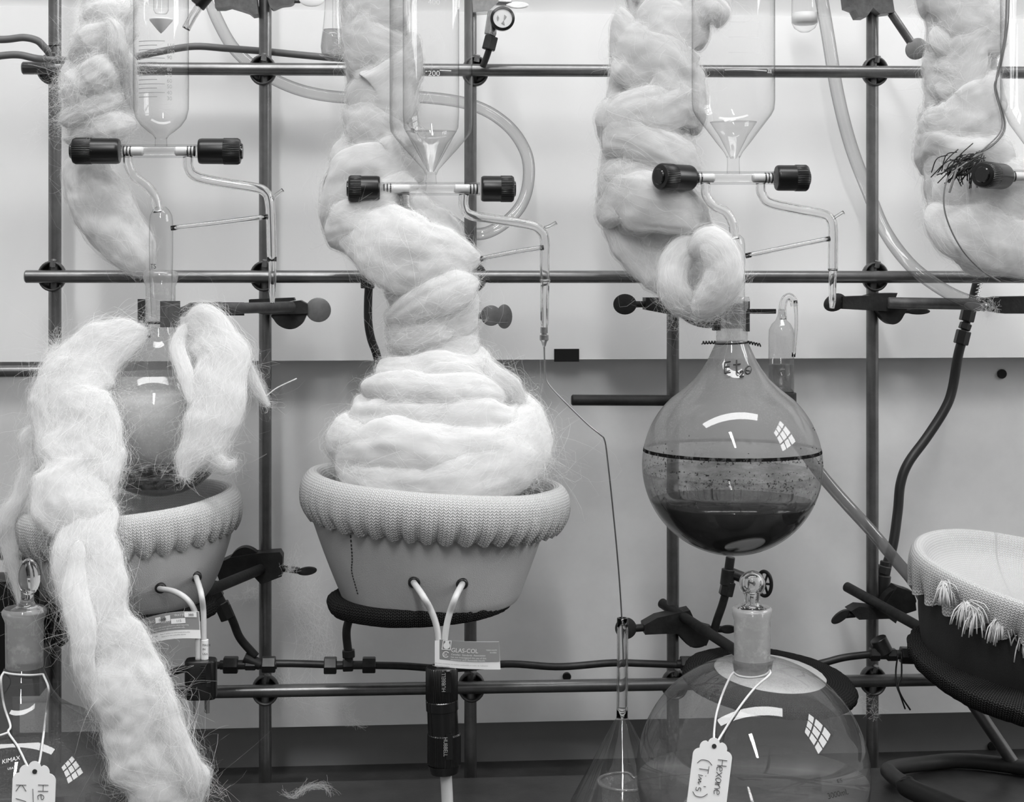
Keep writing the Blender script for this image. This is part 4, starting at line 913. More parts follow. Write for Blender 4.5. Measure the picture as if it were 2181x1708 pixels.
def canvas_body(root, cx, Y, prof, mat='canvas', seed=3, rot=(), cy=None):
    cy = prof[0][1]; pr = catmull(np.array([(a, cy - b, 0) for a, b in prof], float), 40)[:, :2]
    def fn(t, th, rr, zz):
        return rr + 2.2 * vn(np.stack([np.cos(th) * 2, np.sin(th) * 2, 0 * th + t * 3], 1), seed) + 1.0 * vn(np.stack([np.cos(th) * 6, np.sin(th) * 6, 0 * th + t * 5], 1), seed + 1), zz
    g, c, k, th = revolve(cx, cy, Y, pr, 120, fn, rot); mb = MB().grid(g, closed_v=True); nn = len(pr); mb.f.append(tuple((nn - 1) * 120 + j for j in range(120))); return mb.build('canvas_body', mat, root)
def base_ring(root, cx, cy, Y, prof, rot=(), seed=5, name='mesh_base', amp=6):
    def fn(t, th, rr, zz): n = vn(np.stack([np.cos(th) * 3, np.sin(th) * 3, 0 * th], 1), seed) + .4 * vn(np.stack([th * 30, 0 * th, 0 * th], 1), seed); return rr + amp * n * np.sin(math.pi * t), zz
    pr = catmull(np.array([(a, b, 0) for a, b in prof], float), 24)[:, :2]
    g, c, k, th = revolve(cx, cy, Y, pr, 160, fn, rot); o = MB().grid(g, closed_v=True).build(name, 'weave', root)
    d = np.concatenate([[0], np.cumsum(np.linalg.norm(np.diff(pr, axis=0), axis=1))]) * k
    uv = np.zeros(g.shape[:2] + (2,)); uv[..., 0] = (th * 180 * k)[None]; uv[..., 1] = d[:, None]; uv_grid(o, uv, 0, 0, True); return o
def grommet(root, fn, px, py, r=13):
    c = fn(px, py, .0012); k = M(px, c[1]); d = np.array([0, -1, -.35]); d /= np.linalg.norm(d)
    MB().lathe([(r * .5 * k, -.001), (r * .52 * k, .0016), (r * .8 * k, .0024), (r * k, .0012), (r * k, -.001)], c, d, 30).build('grommet', 'brass', root)
    MB().lathe([(.0001, 0), (r * .52 * k, 0)], c + d * .0005, d, 20).build('grommet_hole', 'rubber', root)
RIM = [(1, -150), (90, -142), (165, -105), (205, -58), (222, -18), (234, 14), (252, 34), (270, 34), (284, 16), (288, -8), (284, -30), (274, -46), (262, -56)]
# middle mantle
YM = -.165
mB = thing('heating_mantle', 'heating mantle with a rolled knit rim full of wrapped wool', 'heating mantle', P(915, 1300, YM), 'heating mantles')
knit_part('knit_rim', mB, 926, 1052, YM, RIM, [((0, 1, 0), 4.0)], seed=2)
pB = [(262, 1060), (256, 1085), (243, 1120), (222, 1180), (200, 1240), (188, 1268), (172, 1280), (120, 1286)]
canvas_body(mB, 918, YM, pB)
base_ring(mB, 896, 1276, YM, [(120, 18), (184, 20), (197, 8), (194, -8), (180, -20), (120, -24)], [((0, 1, 0), -2)])
fB = front(918, YM, pB)
grommet(mB, fB, 882, 1240); grommet(mB, fB, 984, 1243)
m = MB(); ln = [(745, 1120), (748, 1160), (750, 1190), (749, 1215), (755, 1240), (762, 1265)]
q = catmull(np.array([(a, b, 0) for a, b in ln], float), 42)
for i in range(0, 41, 2): m.tube(np.array([fB(q[i][0], q[i][1], .0006), fB(q[i + 1][0], q[i + 1][1], .0006)]), .0006, 6)
m.build('seam_stitch', 'ink', mB)
YP = -.30
def cordpts(fn, x0, y0, pts): return np.vstack([fn(x0, y0, -.002), fn(x0, y0 + 2, .006)] + [P(*p) for p in pts])
kp = M(935, YP); r_cord = 7 * kp
for x0, y0, pts in ((882, 1240, [(900, 1268, YP + .0), (918, 1300, YP), (930, 1335, YP), (935, 1375, YP), (937, 1430, YP)]), (984, 1243, [(972, 1268, YP), (958, 1305, YP), (950, 1340, YP), (946, 1380, YP), (944, 1430, YP)])):
    MB().tube(cordpts(fB, x0, y0, pts), r_cord, 12, smooth_n=50).build('lead_wire', 'cord', mB)
# tag around the leads
def curved_tag(root, corners, Y, bow, mat, name, n=14, off=0):
    """sheet between four pixel corners (tl, tr, br, bl) bowing in depth"""
    g = []
    for i in range(n + 1):
        u = i / n; top = np.array(corners[0]) * (1 - u) + np.array(corners[1]) * u; bot = np.array(corners[3]) * (1 - u) + np.array(corners[2]) * u; row = []
        for v_ in np.linspace(0, 1, 4):
            p = top * (1 - v_) + bot * v_; row.append(P(p[0], p[1] + bow[1] * math.sin(math.pi * u), Y - off + bow[0] * math.sin(math.pi * u)))
        g.append(row)
    return MB().grid(np.array(g)).build(name, mat, root)
def tag_fn(corners, Y, bow, off):
    def fn(x, y):                                                 # x, y in 0..1, y downward
        u, v_ = x, y; p = (np.array(corners[0]) * (1 - u) + np.array(corners[1]) * u) * (1 - v_) + (np.array(corners[3]) * (1 - u) + np.array(corners[2]) * u) * v_
        return P(p[0], p[1] + bow[1] * math.sin(math.pi * u), Y - off + bow[0] * math.sin(math.pi * u))
    return fn
tb = thing('printed_tag', 'two-tone printed tag folded round the white leads above the long black plug', 'tag', P(995, 1424, YP - .004))
cB = [(935, 1362), (1063, 1366), (1066, 1426), (926, 1419)]; bowB = (-.002, 2)
curved_tag(tb, cB, YP - .0042, bowB, 'paper', 'card')
curved_tag(tb, [(936, 1362), (1063, 1367), (1064.5, 1409), (936, 1404)], YP - .0042, bowB, 'label_grey', 'grey_panel', off=.0004)
MB().grid(np.array([[P(926, y, YP - .0042), P(936, y, YP - .0046)] for y in (1364, 1419)])).build('fold', 'paper', tb, smooth=False)
fT = tag_fn(cB, YP - .0042, bowB, .0008); sx, sy = 1 / 128., 1 / 57.
def tx(mb, t, x, y, h, st=1.0): put_text(mb, t, h, lambda a, b: fT((x + a - 935) * sx, (y - b - 1364) * sy), stretch=st)
m = MB(); tx(m, 'GLAS-COL', 963, 1388, 12.5, .95); m.build('brand_name', 'print_white', tb, smooth=False)
m = MB(); tx(m, 'Canadian  Standards  Association', 964, 1394.5, 5.2, 1.0); tx(m, 'has not investigated the use of this', 964, 1400, 5.2, .98); tx(m, 'equipment with flammable liquids.', 964, 1405, 5.2, .98); tx(m, 'TERRE HAUTE', 1035, 1383, 3.6); tx(m, 'IN 47802', 1043, 1388, 3.6); m.build('small_print', 'print_white', tb, smooth=False)
m = MB(); tx(m, "et des murs conteneur en matiere combustible au moins de l'utilisation", 930, 1415, 4.2, .9); tx(m, 'liquides inflammables', 930, 1420.5, 4.2, .95); m.build('small_print', 'print_grey', tb, smooth=False)
m = MB()
for (x0, y0, x1, y1) in ((943.5, 1364.5, 962, 1366), (943.5, 1383, 962, 1384.5), (943.5, 1364.5, 945, 1384.5), (960.5, 1364.5, 962, 1384.5), (949, 1366, 957, 1369.5)):
    m.add([fT((a - 935) * sx, (b - 1364) * sy) for a, b in ((x0, y0), (x1, y0), (x1, y1), (x0, y1))], [(0, 1, 2, 3)])
cc = [(952.8 + 7 * math.cos(t), 1375.5 + 7 * math.sin(t)) for t in np.linspace(0, 2 * np.pi, 28, endpoint=False)]; m.add([fT((a - 935) * sx, (b - 1364) * sy) for a, b in cc], [tuple(range(28))])
for t0 in np.linspace(.6, 5.7, 22)[:-1]:
    t1 = t0 + 5.1 / 21; m.add([fT((953.5 + r * math.cos(t) - 935) * sx, (1394 + r * math.sin(t) - 1364) * sy) for r, t in ((6.8, t0), (6.8, t1), (5.2, t1), (5.2, t0))], [(0, 1, 2, 3)])
m.build('logo', 'print_white', tb, smooth=False)
m = MB(); tx(m, 'SA', 949.5, 1397, 7.5, .8); m.build('logo_letters', 'print_white', tb, smooth=False)
# long plug and socket
def ribbed(mb, x, y0, y1, Y, r, n=40, dep=.04):
    k = M(x, Y); seg = n * 2; th = np.linspace(0, 2 * np.pi, seg, endpoint=False); mod = np.array([1, 1 - dep] * n); g = []
    for s_, yy in ((.93, y0), (1, y0 + 3), (1, y1 - 3), (.93, y1)): 
        c = P(x, yy, Y); g.append(c + np.stack([np.cos(th), np.sin(th), 0 * th], 1) * (r * k * s_ * mod)[:, None])
    return mb.grid(np.array(g), closed_v=True, caps=True)
pl = thing('cord_plug', 'long black plug joined to a socket below the two-tone tag', 'plug', P(945, 1645, YP))
m = MB(); ribbed(m, 941, 1420, 1492, YP, 34.5); m.build('ribbed_shell', 'black', pl, smooth='auto')
m = MB(); pxcyl(m, 941, 1490, 942, 1512, YP, 35); m.build('collar', 'black_gloss', pl, smooth='auto')
m = MB(); pxcyl(m, 942, 1510, 944, 1562, YP, 33); m.build('neck', 'black_gloss', pl, smooth='auto')
m = MB(); ribbed(m, 946, 1560, 1628, YP, 36); m.build('ribbed_shell', 'black', pl, smooth='auto')
m = MB(); pxcyl(m, 946, 1626, 947, 1645, YP, (36, 30)); m.build('end_cap', 'black_gloss', pl, smooth='auto')
kq = M(945, YP)
for x, y0, y1 in ((954, 1432, 1474), (957, 1564, 1617)):
    c = P(x, (y0 + y1) / 2, YP - 33.5 * kq); MB().box(c, (14 * kq, 5 * kq, (y1 - y0) * kq)).build('flat_bar', 'black_gloss', pl, smooth=False)
m = MB()
for t, x, y, a in (('HUBBELL', 949, 1474, 90), ('HUBBELL', 953, 1570, -90)):
    put_text(m, t, 12, lambda u, v_, x=x, y=y, a=a: P(x + (-v_ if a < 0 else v_) * -1 if False else (x + v_ - 8 if a < 0 else x - v_), (y + u if a < 0 else y - u), YP - 36.6 * kq), stretch=.85)
m.build('maker_mark', 'print_grey', pl, smooth=False)
m = MB(); pxcyl(m, 954, 1428, 954, 1429, YP - 35 * kq, 4.5); m.build('screw', 'steel', pl)
hose('power_cord', 'thick pale power cord dropping from the joined black plugs', [(949, 1640, YP), (952, 1690, YP), (955, 1760, YP)], 12.5, 'cord', 'cord', 20, 16)
rod('ring_rod', 'hidden black rod holding the wool-filled mantle to the upright', P(960, 1278, -.12), P(1000, 1285, .0125), .005, 'cast')

# first mantle
YA = -.175
mA = thing('heating_mantle', 'heating mantle with an open knit bowl under the frosted flask', 'heating mantle', P(275, 1300, YA), 'heating mantles')
RA = [(a * .825, b * (.80 if b > 0 else .95)) for a, b in RIM]
knit_part('knit_rim', mA, 274, 1088, YA, RA, [((0, 1, 0), -5.0), ((1, 0, 0), 2.5)], seed=11, ncount=34)
pA = [(212, 1096), (212, 1130), (206, 1165), (186, 1220), (158, 1270), (130, 1294), (90, 1302)]
canvas_body(mA, 278, YA, pA, seed=21)
base_ring(mA, 300, 1296, YA, [(90, 16), (150, 16), (163, 4), (155, -14), (90, -18)], seed=8)
fA = front(278, YA, pA); grommet(mA, fA, 342, 1252, 12); grommet(mA, fA, 418, 1228, 12)
YQ = -.28; kq2 = M(420, YQ)
for x0, y0, pts in ((342, 1252, [(372, 1260, -.27), (400, 1278, YQ), (416, 1305, YQ), (421, 1340, YQ), (422, 1408, YQ)]), (418, 1228, [(428, 1262, YQ), (433, 1300, YQ), (434, 1350, YQ), (434, 1408, YQ)])):
    MB().tube(cordpts(fA, x0, y0, pts), 6.2 * kq2, 12, smooth_n=50).build('lead_wire', 'cord', mA)
pq = thing('cord_plug', 'short black plug with two bare prongs hanging from the white leads', 'plug', P(428, 1518, YQ))
g = []; th = np.linspace(0, 2 * np.pi, 40, endpoint=False)
for yy, s_ in ((1404, .93), (1407, 1), (1482, 1.0), (1486, .94)):
    c = P(428, yy, YQ); x = np.sign(np.cos(th)) * np.abs(np.cos(th)) ** .5 * 33.5; y = np.sign(np.sin(th)) * np.abs(np.sin(th)) ** .5 * 24; g.append(c + np.stack([x, y, 0 * x], 1) * kq2 * s_)
MB().grid(np.array(g), closed_v=True, caps=True).build('body', 'black', pq, smooth='auto')
for i in range(9): MB().box(P(432, 1418 + i * 5, YQ - 24.3 * kq2), (9 * kq2, .0008, 1.6 * kq2)).build('grip_rib', 'black_gloss', pq, smooth=False)
MB().box(P(444, 1438, YQ - 24.3 * kq2), (10 * kq2, .0008, 50 * kq2)).build('grip_panel', 'black_gloss', pq, smooth=False)
MB().box(P(414, 1501, YQ), (5 * kq2, 12 * kq2, 36 * kq2)).build('prong', 'steel', pq, smooth=False)
MB().box(P(441, 1501, YQ), (7 * kq2, 12 * kq2, 34 * kq2), np.array(Matrix.Rotation(.5, 3, 'Z'))).build('prong', 'steel', pq, smooth=False)
ta = thing('printed_tag', 'curled printed tag giving watts and volts, wrapped on the white leads', 'tag', P(350, 1372, YQ - .003))
cA = [(297, 1320), (424, 1302), (428, 1360), (304, 1374)]; bowA = (-.006, -6)
curved_tag(ta, cA, YQ - .003, bowA, 'paper', 'card')
curved_tag(ta, [(297, 1320), (423, 1303), (425, 1341), (301, 1355)], YQ - .003, bowA, 'label_grey', 'grey_panel', off=.0004)
fU = tag_fn(cA, YQ - .003, bowA, .0008)
def ta_(mb, t, x, y, h, st=1.0, fn=fU): put_text(mb, t, h, lambda a, b: fn((x + a) / 128, (y - b) / 56), stretch=st)
m = MB(); ta_(m, 'CAT. NO.', 4, 14, 6.6); ta_(m, 'WATTS', 74, 9, 6.6); ta_(m, 'VOLTS', 44, 20, 6.6); ta_(m, 'CAUTION: Operate with mantle at least 6 in. above supporting', 4, 29, 3.9, .98); ta_(m, 'surface and from adjacent combustible walls.', 26, 34, 3.9, .98); m.build('small_print', 'print_white', ta, smooth=False)
m = MB()
for x0, y0, x1, y1 in ((33, 5, 65, 17), (96, 1.5, 122, 12), (66, 13.5, 97, 24)): m.add([fU(a / 128, b / 56) for a, b in ((x0, y0), (x1, y0), (x1, y1), (x0, y1))], [(0, 1, 2, 3)])
m.build('number_box', 'paper', ta, smooth=False)
fU2 = tag_fn(cA, YQ - .003, bowA, .0011)
m = MB(); ta_(m, '0408', 40, 14.5, 8, 1, fU2); ta_(m, '380', 104, 10, 8, 1, fU2); ta_(m, '115', 77, 21.5, 7.5, 1, fU2); ta_(m, 'ATTENTION:', 10, 46, 4.2, 1, fU2); ta_(m, "Placer le manchon a au moins 6 pouces de la surface", 40, 44, 3.4, .9, fU2); ta_(m, "d'appui et des murs combustibles adjacents", 42, 49, 3.4, .9, fU2); m.build('number', 'ink', ta, smooth=False)
ws = thing('wire_sleeve', 'white paper sleeve printed with small capitals above the pronged plug', 'label', P(436, 1405, YQ))
pxcyl(MB(), 436, 1362, 436, 1404, YQ, 8, 16, .0002).build('sleeve', 'paper', ws, smooth='auto')
m = MB(); 
for t, y in (('MADE', 1376), ('IN', 1385), ('USA', 1395)): put_text(m, t, 6.5, lambda a, b, y=y: P(431 + a, y - b, YQ - 8.6 * kq2))
m.build('lettering', 'ink', ws, smooth=False)

# mesh ring with its white pad behind the large flask
YG = -.13; rg = thing('mesh_ring', 'black mesh support ring with a white round pad behind the tagged flask', 'support ring', P(1640, 1440, YG))
rotg = [((1, 0, 0), 6), ((0, 1, 0), 5)]
base_ring(rg, 1640, 1436, YG, [(118, 3), (135, 6), (165, 2), (182, -8), (184, -20), (176, -30), (150, -22), (118, -10)], rotg, name='mesh_band', amp=5)
g, c, k, th = revolve(1640, 1436, YG, [(.5, 5), (60, 5), (116, 5), (121, 2), (118, -4), (.5, -4)], 80, lambda t, th, r, z: (r + 1.2 * vn(np.stack([th * 14, 0 * th, 0 * th], 1), 5) * (r > 90), z), rotg)
MB().grid(g, closed_v=True).build('white_pad', 'ceramic', rg)

# dark fringed mantle
YD = -.165; mD = thing('heating_mantle', 'dark heating mantle with a frayed fringed knit rim', 'heating mantle', P(2190, 1480, YD), 'heating mantles')
RD = [(1, -70), (80, -66), (150, -48), (196, -26), (214, -8), (226, 10), (238, 20), (250, 18), (256, 4), (255, -16), (250, -34), (244, -46), (240, -54)]
rotd = [((1, 0, 0), 10), ((0, 1, 0), 9)]
knit_part('knit_rim', mD, 2196, 1232, YD, RD, rotd, seed=31, ncount=26, gath=1.6)
pD = [(236, 1256), (232, 1290), (222, 1340), (208, 1390), (186, 1440), (150, 1462), (90, 1470)]
canvas_body(mD, 2196, YD, pD, 'canvas_dark', 41, rotd)
base_ring(mD, 2186, 1436, YD, [(100, 34), (205, 24), (246, 14), (250, 0), (236, -22), (200, -36), (100, -44)], rotd, seed=15, amp=8)
rng = random.Random(9); m = MB()
for bx, by, n_, sp in ((2012, 1240, 34, 26), (2058, 1284, 26, 30), (2078, 1300, 22, 26), (2126, 1318, 36, 36), (2180, 1352, 14, 24)):
    b0 = P(bx, by, YD - .085 * (1 if bx > 2040 else .72)); k = M(bx, YD)
    for i in range(n_):
        a = rng.gauss(0, .55) - .15; L_ = rng.uniform(26, 46) * k; st = b0 + np.array([rng.uniform(-sp, sp) * .25 * k, 0, rng.uniform(-6, 6) * k])
        d = np.array([math.sin(a), -rng.uniform(.1, .5), -math.cos(a)]); e = st + d * L_ + np.array([0, 0, -abs(d[0]) * L_ * .35])
        m.tube(np.array([st, (st + e) / 2 + np.array([d[0] * .2 * L_, -.002, .003]), e]), .0006, 4, smooth_n=5)
m.build('frayed_threads', 'cord', mD, kind='stuff')
rod('ring_rod', 'hidden black bar beneath the fringed mantle resting on the leaning rod', P(2100, 1452, -.12), P(2050, 1440, -.02), .005, 'cast')

# twist of wire on the brass tee, hose on the bench
tw = thing('tie_wire', 'twisted black wire hanging from the brass tee fitting', 'wire', P(1934, 1510, -.05))
MB().tube(PP([(1912, 1396, -.038), (1908, 1430, -.04), (1910, 1460, -.045), (1918, 1482, -.05), (1928, 1510, -.05)]), .0009, 6, smooth_n=24).build('strand', 'black', tw)
MB().tube(PP([(1920, 1396, -.038), (1920, 1440, -.042), (1913, 1462, -.047), (1922, 1486, -.05), (1939, 1512, -.05)]), .0009, 6, smooth_n=24).build('strand', 'black', tw)
nk = thing('tie_wire', 'twisted black wire on the neck of the frosted flask', 'wire', P(318, 716, YF - .016))
t = np.linspace(0, 1, 40); pts = np.array([P(312 + 6 * q, 690 + 28 * q, YF - .017) for q in t]); pts[:, 0] += .0012 * np.sin(t * 26); pts[:, 1] += .0012 * np.cos(t * 26)
MB().tube(pts, .0010, 6).build('twist', 'black', nk)
th = np.linspace(0, 2 * np.pi, 40, endpoint=False); MB().tube(P(342, 687, YF) + np.stack([32.5 * M(342, YF) * np.cos(th), 32.5 * M(342, YF) * np.sin(th), 0 * th], 1), .0009, 6, closed=True).build('loop', 'black', nk)
hs = thing('bench_hose', 'dark hose with a black wrapped end lying curled on the bench', 'hose', P(1930, 1700, -.10))
pts = np.array([[P(1925, 1670, -.11)[0], -.135, .012], [P(1905, 1670, -.11)[0], -.10, .016], [P(1912, 1650, -.09)[0], -.07, .012], [P(2000, 1650, -.09)[0], -.045, .008], [P(2100, 1650, -.09)[0], -.040, .008], [P(2230, 1650, -.09)[0], -.075, .008], [P(2330, 1650, -.09)[0], -.12, .008]])
MB().tube(pts, .0075, 14, smooth_n=70).build('tube', 'hose_dark', hs)
MB().tube(np.array([pts[0] + [-.003, .01, .002], pts[0], pts[0] + [.03, -.06, -.002]]), .0095, 14, smooth_n=16).build('wrapped_end', 'rubber', hs)
# ------------------------------------------------------------------ glass wool
def smooth_arr(a, n): return np.interp(np.linspace(0, 1, n), np.linspace(0, 1, len(a)), a)
TRI = [0]
def wool(root, pts, ra, rb, seed, normals=None, lump=.30, nfib=700, wild=.06, nlen=110, nang=72, twist=.0, veil=True, flen=(.012, .05), closed=False, endr=(1, 1), curl=1.0, fine=1.0, name='swathe', ragged=0.0):
    """one swathe of glass wool: a lumpy sweep with fibre streaks, a thin veil of loose fibre and single fibres.
    pts: world path; ra half width across the view, rb half thickness; normals: outward direction along the path"""
    rs = np.random.RandomState(seed)
    p = catmull(pts, nlen, closed); A = smooth_arr(ra, nlen) if not closed else np.interp(np.linspace(0, len(ra), nlen, endpoint=False), np.arange(len(ra) + 1), list(ra) + [ra[0]])
    B = smooth_arr(rb, nlen) if not closed else np.interp(np.linspace(0, len(rb), nlen, endpoint=False), np.arange(len(rb) + 1), list(rb) + [rb[0]])
    T = (np.roll(p, -1, 0) - np.roll(p, 1, 0)) if closed else np.gradient(p, axis=0); T /= np.maximum(np.linalg.norm(T, axis=1), 1e-9)[:, None]
    N0 = np.tile(np.array([0, -1., 0]), (nlen, 1)) if normals is None else (catmull(normals, nlen, closed))
    S = np.cross(T, N0); S /= np.maximum(np.linalg.norm(S, axis=1), 1e-9)[:, None]; N = np.cross(S, T)
    sl = np.concatenate([[0], np.cumsum(np.linalg.norm(np.diff(p, axis=0), axis=1))])
    u = np.linspace(0, 1, nlen); e = np.ones(nlen)
    if not closed:
        n0 = .10
        e = np.where(u < n0, np.sqrt(np.clip(1 - (1 - u / n0) ** 2, .0, 1)) * endr[0] + (1 - endr[0]), e); e = np.where(u > 1 - n0, np.sqrt(np.clip(1 - ((u - 1 + n0) / n0) ** 2, .0, 1)) * endr[1] + (1 - endr[1]), e)
        e = np.maximum(e, .03)
    th = np.linspace(0, 2 * np.pi, nang, endpoint=False)
    def section(scale, off):
        ct, st = np.cos(th), np.sin(th)
        g = p[:, None] + (S[:, None] * ct[None, :, None]) * (A * e * scale)[:, None, None] + (N[:, None] * st[None, :, None]) * (B * e * scale)[:, None, None]
        o = S[:, None] * ct[None, :, None] * B[:, None, None] + N[:, None] * st[None, :, None] * A[:, None, None]; o /= np.linalg.norm(o, axis=2)[..., None]
        return g, o
    g, o = section(1, 0)
    q = g.reshape(-1, 3); mn = np.minimum(A, B)[:, None]
    d = lump * (vn(q / .034, seed).reshape(g.shape[:2]) * .75 + vn(q / .015, seed + 1).reshape(g.shape[:2]) * .42 + vn(q / .007, seed + 9).reshape(g.shape[:2]) * .20)
    sg = np.repeat(sl[:, None], nang, 1); tg = np.repeat(th[None], nlen, 0) + twist * sg[...] * 10
    per = lambda f: np.stack([sg / .035, np.cos(tg) * f, np.sin(tg) * f], 2)
    d = d + lump * .20 * vn(per(3.2), seed + 2) + .022 * fine * vn(per(7.), seed + 3)
    g = g + o * (d * mn * np.clip(e, .15, 1)[:, None])[..., None]
    if ragged: g[..., :] += (S * (vn(np.stack([sl / .02, 0 * sl, 0 * sl], 1), seed + 8) * ragged)[:, None])[:, None]
    mb = MB().grid(g, closed_u=closed, closed_v=True, caps=not closed); ob = mb.build(name, 'wool', root)
    uv = np.stack([sg, tg * .02], 2); uv_grid(ob, uv, 0, 0, True); TRI[0] += nlen * nang * 2
    if veil:
        h = .0018 * (1.0 + .7 * vn(q / .012, seed + 5).reshape(g.shape[:2])); g2 = g + o * np.abs(h)[..., None]
        v = MB().grid(g2, closed_u=closed, closed_v=True).build('wool_veil', 'wool_veil', ob); uv_grid(v, uv * 1.3, 0, 0, True); TRI[0] += nlen * nang * 2
    # fibres, running mostly along the sweep
    if nfib:
        nfib = int(nfib * .85); wild = min(.8, wild * 1.0); K = 9; s0 = rs.rand(nfib); t0 = rs.rand(nfib) * 2 * np.pi; Ln = rs.uniform(flen[0], flen[1], nfib); tt = np.linspace(0, 1, K)
        wl = rs.rand(nfib) < wild; ds = Ln / max(sl[-1], 1e-3) * np.sign(rs.rand(nfib) - .5)
        dth = rs.normal(0, .9, nfib) * np.where(wl, 1.6, 1.0) * Ln / .03; bend = rs.normal(0, .6, nfib)
        si = s0[:, None] + ds[:, None] * tt; ti = t0[:, None] + dth[:, None] * tt + (bend[:, None]) * tt ** 2
        si = si % 1 if closed else np.clip(si, .005, .995)
        fi = si * (nlen - 1); i0 = np.clip(fi.astype(int), 0, nlen - 2); fa_ = (fi - i0)[..., None]
        fj = (ti % (2 * np.pi)) / (2 * np.pi) * nang; j0 = fj.astype(int) % nang; j1 = (j0 + 1) % nang; fb_ = (fj - fj.astype(int))[..., None]
        sm = lambda G: (G[i0, j0] * (1 - fa_) + G[i0 + 1, j0] * fa_) * (1 - fb_) + (G[i0, j1] * (1 - fa_) + G[i0 + 1, j1] * fa_) * fb_
        pos, nor = sm(g), sm(o)
        lift = np.where(wl, rs.uniform(.004, .018, nfib), rs.uniform(.0006, .0040, nfib))[:, None] * (.25 + tt ** 1.4) 
        w1 = rs.normal(0, 1, (nfib, 3)); w2 = rs.normal(0, 1, (nfib, 3)); fr = rs.uniform(2, 7, nfib)[:, None, None]
        amp = np.where(wl, .0065, .0026)[:, None, None] * curl
        pos = pos + nor * lift[..., None] + amp * (w1[:, None] * np.sin(fr * tt[None, :, None]) + w2[:, None] * (1 - np.cos(fr * tt[None, :, None]))) * tt[None, :, None]
        tn = np.gradient(pos, axis=1); tn /= np.maximum(np.linalg.norm(tn, axis=2), 1e-9)[..., None]
        view = np.array([0, 1., 0]); sd = np.cross(tn, nor * .6 + np.array([0, -.8, 0]) + .35 * w1[:, None]); sd /= np.maximum(np.linalg.norm(sd, axis=2), 1e-9)[..., None]
        wd = (rs.uniform(.00004, .00010, nfib)[:, None] * (1 - .6 * tt ** 2))[..., None]
        v = np.stack([pos - sd * wd, pos + sd * wd], 2).reshape(-1, 3)
        base = (np.arange(nfib) * K * 2)[:, None] + (np.arange(K - 1) * 2)[None]; base = base.ravel()
        f = np.stack([base, base + 1, base + 3, base + 2], 1)
        me = bpy.data.meshes.new('fibres'); o0 = WORLD[root.name]; me.vertices.add(len(v)); me.vertices.foreach_set('co', (v - o0).astype(np.float32).ravel())
        me.loops.add(len(f) * 4); me.loops.foreach_set('vertex_index', f.astype(np.int32).ravel()); me.polygons.add(len(f)); me.polygons.foreach_set('loop_start', np.arange(0, len(f) * 4, 4, dtype=np.int32))
        me.update(calc_edges=True); me.materials.append(MATS['fibre']); fo = bpy.data.objects.new('loose_fibres', me); COL.objects.link(fo); fo.parent = ob; fo['kind'] = 'stuff'; WORLD[fo.name] = o0; TRI[0] += len(f) * 2
    return ob
def bolster(root, pts, hw, Y=None, thick=.8, seed=0, **kw):
    """swathe from pixel points (x, y, Y) with half widths in pixels"""
    k = M(pts[0][0], pts[0][2] if len(pts[0]) > 2 else Y); hw = np.array(hw, float) * k
    return wool(root, PP(pts, Y), hw, hw * np.array(thick), seed, **kw)
def wrap(root, cx, cy, Y, R, h, t, tilt=0, seed=0, phi=None, tz=0, **kw):
    """swathe wound round a vertical axis: R outer half width, h half height, t half thickness (pixels); tilt: rise to the right in pixels"""
    k = M(cx, Y); c = P(cx, cy, Y); closed = phi is None
    a = np.linspace(0, 2 * np.pi, 13)[:-1] + np.pi if closed else np.radians(np.linspace(phi[0], phi[1], 9)); w_ = np.stack([np.cos(a) * 1.1, np.sin(a) * 1.1, 0 * a], 1)
    rc = (R - t) * k * (1 + .07 * vn(w_, seed + 40)); pts = c + np.stack([rc * np.sin(a), -rc * np.cos(a), (tilt * np.sin(a) + tz * np.cos(a) + h * .35 * vn(w_ * 1.5, seed + 41)) * k], 1); nr = np.stack([np.sin(a), -np.cos(a), 0 * a], 1)
    return wool(root, pts, h * k * (1 + .35 * vn(w_ * 1.7, seed + 42)), np.full(len(a), t * k), seed, normals=nr, closed=closed, **kw)

def folds(root, line, n, seed, Y, hw=(20, 36), ang=35, wild=.08, out=.7, length=(60, 120)):
    """loose folds lying on the front of a wool column: line gives (x, y, half width) down its axis"""
    rs = np.random.RandomState(seed); ln = np.array(line, float)
    for i in range(n):
        u = (i + rs.uniform(.1, .9)) / n; x, y, w_ = (np.interp(u, np.linspace(0, 1, len(ln)), ln[:, j]) for j in range(3)); x += rs.uniform(-.35, .35) * w_
        a = math.radians(rs.uniform(-ang, ang)); L_ = rs.uniform(*length) * .5; h = rs.uniform(*hw); k = M(x, Y); bow = rs.uniform(-18, 18); pts = []
        for t in np.linspace(-1, 1, 5):
            px, py = x + t * L_ * math.cos(a) - bow * (1 - t * t) * math.sin(a), y + t * L_ * math.sin(a) + bow * (1 - t * t) * math.cos(a)
            dx = min(abs(px - np.interp(u, np.linspace(0, 1, len(ln)), ln[:, 0])) / w_, 1); pts.append((px, py, Y - w_ * k * out * math.sqrt(1 - dx * dx * .96)))
        bolster(root, pts, [h * .35, h, h * 1.1, h * .9, h * .3], thick=.45, seed=seed * 31 + i, nfib=320, wild=wild, lump=.45, nlen=64, nang=48)
